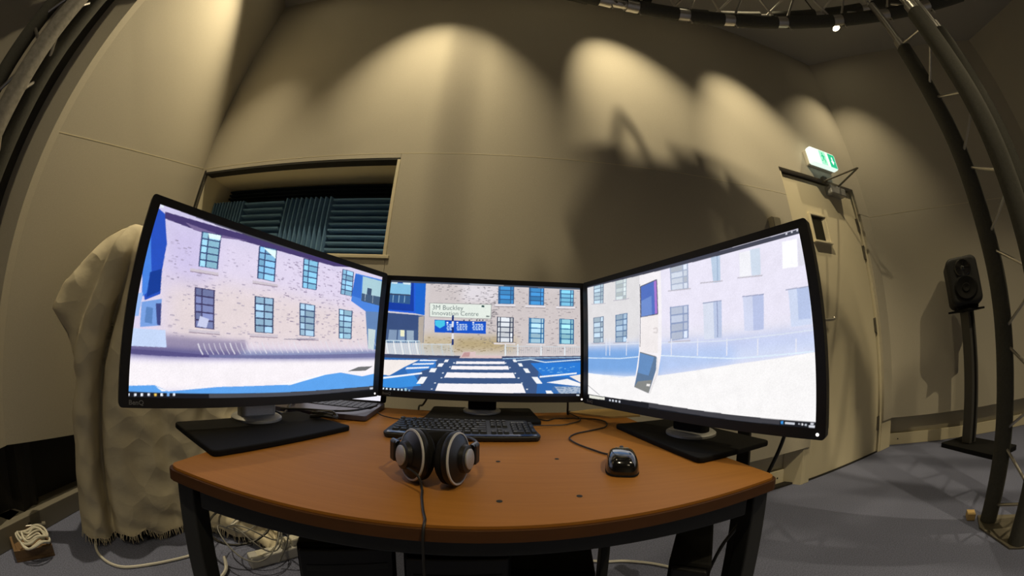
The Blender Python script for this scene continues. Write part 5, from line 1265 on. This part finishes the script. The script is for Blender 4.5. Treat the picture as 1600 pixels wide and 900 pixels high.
# ------------------------------------------------------------------ headphones
hp = thing('headphones', 'black over-ear headphones with silver discs standing on the desk', 'headphones', (-0.110, 0.490, ZT))
HZ = ZT + 0.0432
KR = 0.865
def cup(c, deg, label_side):
    n = Vector((math.cos(math.radians(deg)), math.sin(math.radians(deg)), 0.10)).normalized()
    A = axis_frame(c, n) @ Matrix.Diagonal((KR, KR, 0.78, 1))
    cp = obj('ear_cup', MB().lathe([(0.0, -0.010), (0.046, -0.010), (0.0475, -0.004), (0.0475, 0.000), (0.044, 0.002), (0.0425, 0.003), (0.031, 0.011), (0.025, 0.013), (0.024, 0.022), (0.019, 0.024), (0.0, 0.024)], 48, A), M_BLACK, hp, smooth=True)
    obj('grey_ring', MB().lathe([(0.0425, 0.0028), (0.0428, 0.0042), (0.0456, 0.0036), (0.0462, 0.0012)], 56, A, cap=False), M_GREYRING, cp, smooth=True)
    obj('silver_disc', MB().lathe([(0.0178, 0.0235), (0.0178, 0.0265), (0.016, 0.0275), (0.0, 0.028)], 40, A), M_BRUSHED, cp, smooth=True)
    obj('ear_pad', MB().lathe([(0.020, -0.026), (0.026, -0.030), (0.038, -0.029), (0.0455, -0.021), (0.046, -0.014), (0.042, -0.009)], 44, A, cap=False), M_BLACKMATT, hp, smooth=True)
    obj('inner_grille', MB().lathe([(0.0, -0.018), (0.024, -0.018), (0.024, -0.026)], 32, A, cap=False), M_BLACKMATT, cp)
    # yoke: block on the hub's outer side with two sprung arms
    side = Vector((-n.y, n.x, 0)).normalized()
    if side.y < 0: side = -side
    p = Vector(c) + n*0.0155
    yk = obj('yoke', MB().box(-0.006, 0.012, -0.006, 0.006, -0.0165, 0.0165, frame(p + side*0.026, side)), M_BLACK, hp, bevel=0.003)
    for z in (-0.013, 0.0, 0.013):
        obj('yoke_rib', MB().tube([p + side*0.018 + Vector((0,0,z)), p + side*0.038 + Vector((0,0,z))], 0.0042, 10), M_GLOSS, yk, smooth=True)
    return p + side*0.036, n, cp
LC_ = Vector((-0.1455, 0.478, HZ)); RC_ = Vector((-0.0745, 0.478, HZ))
hl, nl, cl = cup(LC_, -136, 'l'); hr, nr, cr = cup(RC_, -16, 'r')
mid = (hl + hr)/2
for z in (-0.011, 0.011):
    pts = []
    for i in range(25):
        a = PI*i/24
        x = mid.x + (hl.x-mid.x)*math.cos(a); y = mid.y + 0.105*math.sin(a)**0.8 if 0 < i < 24 else mid.y
        pts.append((x, y, HZ + z - 0.010*math.sin(a)))
    obj('headband_wire', MB().tube(pts, 0.0025, 8), M_BLACK, hp, smooth=True)
band = []
for i in range(15):
    a = PI*(0.2+0.6*i/14); band.append((mid.x + (hl.x-mid.x)*0.80*math.cos(a), mid.y + 0.085*math.sin(a)**0.8))
bm_ = MB()
vs = [(x, y, HZ-0.03) for x, y in band] + [(x, y, HZ+0.012) for x, y in band]; nb = len(band)
obj('head_strap', MB().add(vs, [(i, i+1, nb+i+1, nb+i) for i in range(nb-1)]), M_BLACKMATT, hp, smooth=True).modifiers.new('solid', 'SOLIDIFY').thickness = 0.003
cable = smooth_path([LC_ + nl*0.010 + Vector((-0.004, -0.006, -0.018)), (-0.146, 0.456, ZT+0.030), (-0.126, 0.443, ZT+0.024), (-0.1185, 0.437, ZT+0.008), (-0.114, 0.42, ZT+0.0025), (-0.103, 0.385, ZT+0.0025), (-0.0955, 0.365, ZT+0.0025), (-0.094, 0.3555, ZT+0.001), (-0.094, 0.349, ZT-0.010), (-0.094, 0.348, ZT-0.03), (-0.093, 0.352, ZT-0.12), (-0.088, 0.37, ZT-0.3), (-0.07, 0.42, ZT-0.6), (-0.04, 0.46, 0.012), (0.02, 0.52, 0.006)], 7)
obj('cable', MB().tube(cable, 0.0019, 7), M_CABLE_B, hp, smooth=True)

# ------------------------------------------------------------------ laptop, envelope, cables on the desk
LY = math.radians(8)
LPF = rz_frame((-0.380, 0.812, ZT), LY)                       # origin at the right front corner
lp = thing('laptop', 'open silver-grey laptop with a blank white screen behind the left monitor', 'laptop', (-0.53, 0.89, ZT), LY)
obj('base', MB().prism(round_rect(-0.305, 0.0, 0.0, 0.215, 0.010), 0.002, 0.016, LPF), M_LAPTOP, lp, bevel=0.002)
obj('keyboard_panel', MB().box(-0.29, -0.015, 0.10, 0.20, 0.016, 0.0166, LPF), M_BLACKMATT, lp)
km = MB()
for r in range(5):
    for i in range(14): km.box(-0.286+i*0.0192, -0.286+i*0.0192+0.016, 0.104+r*0.019, 0.104+r*0.019+0.016, 0.0166, 0.0178, LPF)
ko = obj('keys', km, M_KEY, lp); ko['kind'] = 'stuff'
obj('touchpad', MB().box(-0.205, -0.105, 0.015, 0.085, 0.016, 0.0164, LPF), M_LAPTOP, lp, bevel=0.0002)
LID = LPF @ Matrix.Translation((0, 0.216, 0.016)) @ Matrix.Rotation(math.radians(-14), 4, 'X')
lidm = LID @ Matrix(((1,0,0,0),(0,0,1,0),(0,1,0,0),(0,0,0,1)))
lid = obj('lid', MB().prism(round_rect(-0.305, 0.0, 0.0, 0.205, 0.008), 0.0, 0.007, lidm), M_BLACKMATT, lp, bevel=0.001)
obj('display', MB().box(-0.292, -0.018, -0.0012, -0.0004, 0.006, 0.192, LID), M_LAPSCREEN, lid)
obj('hinge', MB().tube([LPF @ Vector((-0.27, 0.215, 0.014)), LPF @ Vector((-0.03, 0.215, 0.014))], 0.006, 10), M_BLACKMATT, lp)
env = obj('envelope', MB().prism([(0.205, 1.075), (0.320, 0.985), (0.425, 0.990), (0.415, 1.125), (0.300, 1.125)], ZT+0.0005, ZT+0.006), M_PAPER)
tag(env, 'folded manila envelope lying at the back of the desk left of the right monitor stand', 'envelope')
def cable_thing(name, pts, r, m, label, cat='cable', k=6, **kw):
    o = obj(name, MB().tube(smooth_path(pts, k), r, 7), m, smooth=True)
    return tag(o, label, cat, **kw)
cable_thing('monitor_cable', [(-0.66, 0.665, 0.80), (-0.645, 0.66, 0.765), (-0.615, 0.668, 0.735), (-0.58, 0.70, ZT+0.02), (-0.60, 0.76, ZT+0.006), (-0.64, 0.85, ZT+0.03), (-0.70, 0.90, ZT-0.1)], 0.004, M_CABLE_B, 'thick black cable curving down beside the silver neck of the left monitor')
cable_thing('monitor_cable', [(-0.25, 1.02, 0.85), (-0.26, 1.03, 0.76), (-0.285, 1.05, ZT+0.02), (-0.31, 1.09, ZT+0.006), (-0.33, 1.15, ZT-0.02)], 0.0035, M_CABLE_B, 'black cable hanging behind the left half of the middle monitor')
cable_thing('monitor_cable', [(0.19, 1.04, 0.80), (0.195, 1.045, 0.73), (0.196, 1.05, ZT+0.004), (0.21, 1.09, ZT+0.004)], 0.0035, M_CABLE_B, 'black cable dropping behind the right end of the middle monitor')
cable_thing('monitor_cable', [(0.620, 0.560, 0.80), (0.617, 0.585, 0.697), (0.598, 0.604, 0.62), (0.555, 0.640, 0.48), (0.523, 0.670, 0.38), (0.505, 0.72, 0.15), (0.52, 0.80, 0.006)], 0.0045, M_CABLE_B, 'thick black cable hanging from the right monitor past the desk corner')
cable_thing('laptop_cable', [(-0.385, 0.90, ZT+0.012), (-0.36, 0.885, ZT+0.006), (-0.30, 0.872, ZT+0.004), (-0.25, 0.90, ZT+0.004), (-0.24, 0.99, ZT+0.014)], 0.0016, M_CABLE_B, 'thin black cable lying on the desk between the laptop and the middle monitor')
cable_thing('loose_cable', [(-0.60, 0.74, ZT+0.02), (-0.545, 0.77, ZT+0.022), (-0.47, 0.80, ZT+0.022), (-0.42, 0.84, ZT+0.024), (-0.40, 0.93, ZT+0.024)], 0.003, M_CABLE_B, 'black cable draped across the laptop keyboard')
cable_thing('coiled_cable', [(-0.50, 0.735, ZT+0.015), (-0.46, 0.745, ZT+0.020), (-0.44, 0.765, ZT+0.014), (-0.47, 0.785, ZT+0.022), (-0.51, 0.765, ZT+0.018), (-0.485, 0.745, ZT+0.024), (-0.445, 0.755, ZT+0.022)], 0.005, M_CABLE_B, 'short bundle of black cable on the stand base of the left monitor')

# ------------------------------------------------------------------ draped sheet at the left
SD = Vector((-0.866, 0.5, 0)); SE = Vector((0.5, 0.866, 0)); SR = 1.60
def interp(x, xs, ys): return float(np.interp(x, xs, ys))
ZL = [0.03, 0.20, 0.40, 0.51, 0.65, 0.80, 0.88, 0.98, 1.11, 1.20, 1.25, 1.275]
XL = [-0.305, -0.29, -0.275, -0.282, -0.262, -0.33, -0.405, -0.375, -0.292, -0.235, -0.19, -0.14]
ZR = [0.03, 0.15, 0.30, 0.45, 0.60, 0.80, 1.00, 1.15, 1.25, 1.275]
XR = [0.575, 0.57, 0.545, 0.51, 0.475, 0.42, 0.36, 0.28, 0.20, 0.14]
BZ = [0.03, 0.45, 0.62, 0.75, 0.88, 1.00, 1.15, 1.25, 1.28]      # left edge of the front lobe
BX = [-0.33, -0.30, -0.285, -0.27, -0.245, -0.215, -0.185, -0.15, -0.14]
def fold(l, c, w): return math.exp(-((l-c)/w)**2)
def sheet_front(l, z):
    d = 0.0
    v = interp(z, [0, 0.3, 0.7, 1.0, 1.28], [-0.165, -0.175, -0.165, -0.12, -0.09])
    d += 0.095*interp(z, [0, .2, .9, 1.05, 1.25], [.55, 1, 1, .55, .1])*fold(l, v, 0.018)             # deep valley
    d -= 0.030*fold(l, v-0.07, 0.05) + 0.034*fold(l, v+0.085, 0.06)                                    # rolls either side
    v2 = interp(z, [0, 0.5, 1.0, 1.28], [0.13, 0.10, 0.06, 0.02]); d += 0.035*fold(l, v2, 0.045)
    v3 = interp(z, [0, 0.6, 1.1], [0.30, 0.27, 0.16]); d += 0.030*fold(l, v3, 0.035) - 0.02*fold(l, v3+.07, 0.05)
    b = interp(z, BZ, BX)
    if l < b: d += 0.07*min(1, (b-l)/0.015) - 0.25*max(0, (b-l)-0.02)*0.4
    low = max(0, 1 - z/0.55)
    if l > 0.22:                                                                                       # pooled cloth by the desk leg
        k = min(1, (l-0.22)/0.2); d -= 0.25*k*low
        d += 0.05*low*math.sin(38*l + 9*z)*k + 0.03*k*low*math.sin(55*z + 20*l)
    amp = 0.0055*interp(z, [0, .4, .7, .9, 1.28], [1.6, 1.1, .4, .2, .1])                                      # creases
    d += amp*(abs(math.sin(17*l + 23*z + 2*math.sin(9*z))) - .5) + amp*.8*(abs(math.sin(-21*l + 19*z + 1.7*math.sin(13*l))) - .5) + amp*.35*math.sin(47*z + 31*l)
    return d
NL_, NBK, NZ_ = 120, 36, 90
sv = []; 
for j in range(NZ_+1):
    z = 0.045 + (1.275-0.045)*j/NZ_
    l0 = interp(z, ZL, XL); l1 = interp(z, ZR, XR)
    topf = max(0, (z-1.12)/0.155)
    for i in range(NL_):
        l = l0 + (l1-l0)*i/(NL_-1)
        edge = min((l-l0), (l1-l))
        d = sheet_front(l, z) + 0.05*math.exp(-edge/0.03) + 0.10*topf**2
        zz = z - (0.012*math.sin(23*l)+0.008*math.sin(61*l) if j == 0 else 0)
        p = SD*(SR + d) + SE*l; sv.append((p.x, p.y, zz))
    for i in range(NBK):
        a = PI*(i+1)/(NBK+1); l = (l0+l1)/2 + (l1-l0)/2*math.cos(a)
        d = 0.06 + (0.22 - 0.10*topf**2)*math.sin(a)**0.6 + 0.006*math.sin(40*l) + 0.10*topf**2*(1-math.sin(a))
        if l < -0.2: d = min(d, 0.14)
        p = SD*(SR + d) + SE*l; sv.append((p.x, p.y, z))
nr_ = NL_+NBK
sf = [(j*nr_+i, j*nr_+(i+1) % nr_, (j+1)*nr_+(i+1) % nr_, (j+1)*nr_+i) for j in range(NZ_) for i in range(nr_)]
sf.append(tuple(range(NZ_*nr_, (NZ_+1)*nr_)))
sh = thing('draped_sheet', 'cream canvas dust sheet draped over tall equipment left of the desk', 'sheet', tuple(SD*(SR+0.1) + SE*0.1))
cl_ = obj('cloth', MB().add(sv, sf), M_SHEET, sh, smooth=False)
cl_.data.polygons.foreach_set('use_smooth', [True]*len(cl_.data.polygons))
fm_ = MB()
for i in range(150):
    k = int(i/150*(NL_-2)); a = Vector(sv[k]) + (Vector(sv[k+1])-Vector(sv[k]))*random.random()
    L = random.uniform(.012, .034); e = a + SE*random.uniform(-.012, .012) - SD*random.uniform(0, .008) - Vector((0, 0, min(L, a.z-.002)))
    w = SE*0.0016
    fm_.add([a-w+Vector((0,0,.01)), a+w+Vector((0,0,.01)), e+w*.4, e-w*.4], [(0,1,2,3)])
fo = obj('fringe', fm_, M_SHEET, sh); fo['kind'] = 'stuff'
ft = MB()
for l in (-0.12, -0.09): ft.tube([SD*(SR+0.06)+SE*l+Vector((0,0,0.2)), SD*(SR+0.02)+SE*(l+.02)+Vector((0,0,0.01))], 0.009, 8)
obj('stand_foot', ft, M_BLACKMATT, sh)

# ------------------------------------------------------------------ things on the floor
cable_thing('floor_cable', [(-1.60, 0.66, 0.06), (-1.50, 0.575, 0.012), (-1.40, 0.555, 0.006), (-1.31, 0.585, 0.006), (-1.25, 0.68, 0.006), (-1.20, 0.79, 0.006), (-1.15, 0.92, 0.008)], 0.006, M_CABLE_W, 'white cable looping out from under the draped sheet across the floor')
cable_thing('black_cable_loop', [(-1.045+0.14*math.cos(a), 1.00+0.10*math.sin(a)*1.2, 0.13+0.03*math.sin(a)) for a in np.linspace(0, 2*PI, 14)], 0.005, M_CABLE_B, 'black cable loop lying on the pooled cloth by the left desk leg')
for i, (r, dx, dy, dz) in enumerate(((0.13, 0.02, -0.02, 0.0), (0.10, 0.05, 0.0, 0.02), (0.12, 0.0, 0.03, 0.03))):
    cable_thing('grey_cable_loop', [(-0.985+dx+r*math.cos(a+i), 0.985+dy+r*.8*math.sin(a+i), 0.11+dz+0.04*math.sin(a*2+i)) for a in np.linspace(0, 2*PI*1.1, 16)], 0.0028, M_CABLE_G,
                ['widest grey cable loop beside the power strip under the desk', 'smallest grey cable loop beside the power strip under the desk', 'rear grey cable loop on the pooled cloth under the desk'][i], group='grey cable loops')
cable_thing('floor_cable', [(-1.02, 0.87, 0.05), (-0.99, 0.84, 0.02), (-0.99, 0.79, 0.008), (-1.06, 0.78, 0.008), (-1.12, 0.80, 0.008)], 0.007, M_CABLE_W, 'thick white cable running off the edge of the pooled cloth')
cable_thing('plug_cable', [(-0.935, 1.10, 0.10), (-0.96, 1.10, 0.16), (-1.02, 1.10, 0.17), (-1.08, 1.06, 0.12), (-1.10, 1.00, 0.10)], 0.004, M_CABLE_W, 'white cable arching out of the power strip plug')
cable_thing('plug_cable', [(-0.92, 1.09, 0.11), (-0.88, 1.05, 0.20), (-0.82, 1.02, 0.24), (-0.80, 1.00, 0.14), (-0.84, 0.98, 0.03)], 0.0035, M_CABLE_G, 'grey cable rising from the power strip towards the desk frame')
stp = thing('power_strip', 'grey power strip with two white plugs on the floor under the left of the desk', 'power strip', (-0.88, 1.02, 0))
PSF = rz_frame((-0.885, 1.03, 0), math.radians(58))
obj('body', MB().box(-0.12, 0.12, -0.028, 0.028, 0.0, 0.05, PSF), M_GREYRING, stp, bevel=0.006)
for x in (0.08, 0.035):
    pg = obj('plug', MB().box(x-0.022, x+0.018, -0.022, 0.022, 0.05, 0.085, PSF), M_WHITE, stp, bevel=0.008)
for x in (-0.02, -0.07):
    obj('socket', MB().box(x-0.018, x+0.018, -0.018, 0.018, 0.050, 0.0515, PSF), M_WHITE, stp)
# cables and strip seen under the right half of the desk
cable_thing('floor_cable', [(0.03, 1.16, 0.01), (0.10, 1.18, 0.008), (0.20, 1.28, 0.008), (0.26, 1.33, 0.01), (0.30, 1.40, 0.03)], 0.005, M_CABLE_W, 'white cable on the carpet behind the slim computer tower, farther of two')
cable_thing('floor_cable', [(0.18, 1.19, 0.03), (0.20, 1.24, 0.012), (0.28, 1.26, 0.008), (0.42, 1.23, 0.008), (0.50, 1.22, 0.008), (0.60, 1.18, 0.008), (0.68, 1.12, 0.008)], 0.006, M_CABLE_W, 'white cable on the carpet leaving the beige socket block')
s2 = thing('socket_block', 'beige socket block on the carpet under the right half of the desk', 'socket', (0.19, 1.17, 0))
S2F = rz_frame((0.19, 1.15, 0), math.radians(62))
obj('body', MB().box(-0.09, 0.04, -0.03, 0.03, 0, 0.04, S2F), M_WHITE, s2, bevel=0.005)
obj('socket', MB().box(-0.07, -0.03, -0.018, 0.018, 0.040, 0.0412, S2F), M_CREAM, s2)
# board with cables at the foot of the left wall
bd = thing('wooden_tray', 'small brown wooden tray on the floor by the left wall', 'tray', (-1.64, 0.33, 0), math.radians(-8))
BDF = rz_frame((-1.635, 0.325, 0), math.radians(-8))
obj('bottom', MB().box(-0.085, 0.085, -0.085, 0.085, 0.0, 0.012, BDF), M_BROWNWOOD, bd, bevel=0.002)
for q in ((-0.085, -0.073, -0.085, 0.085), (0.073, 0.085, -0.085, 0.085), (-0.073, 0.073, -0.085, -0.073), (-0.073, 0.073, 0.073, 0.085)):
    obj('side', MB().box(q[0], q[1], q[2], q[3], 0.012, 0.045, BDF), M_BROWNWOOD, bd, bevel=0.0015)
ro = thing('capped_rod', 'thin metal rod with white end caps lying on the wooden tray', 'rod', tuple(BDF @ Vector((-0.079, 0, 0.05))))
obj('rod', MB().tube([BDF @ Vector((-0.079, -0.085, 0.051)), BDF @ Vector((-0.079, 0.085, 0.051))], 0.0045, 10), M_SILVER, ro, smooth=True)
for y in (-0.09, 0.09): obj('end_cap', MB().tube([BDF @ Vector((-0.079, y-0.008, 0.053)), BDF @ Vector((-0.079, y+0.008, 0.053))], 0.0075, 10), M_WHITE, ro, smooth=True)
pts = []
for k in range(60):
    a = k*0.62; r = 0.055 + 0.014*math.sin(k*.37)
    pts.append(BDF @ Vector((0.062 + r*math.cos(a)*0.8 + 0.012*math.sin(k*.11), 0.015 + r*math.sin(a), 0.052 + 0.022*math.sin(a*1.5+1)**2 + 0.0004*k)))
cable_thing('cable_coil', pts, 0.0048, M_WHITE, 'cream cable coil piled on the small wooden tray', k=3)
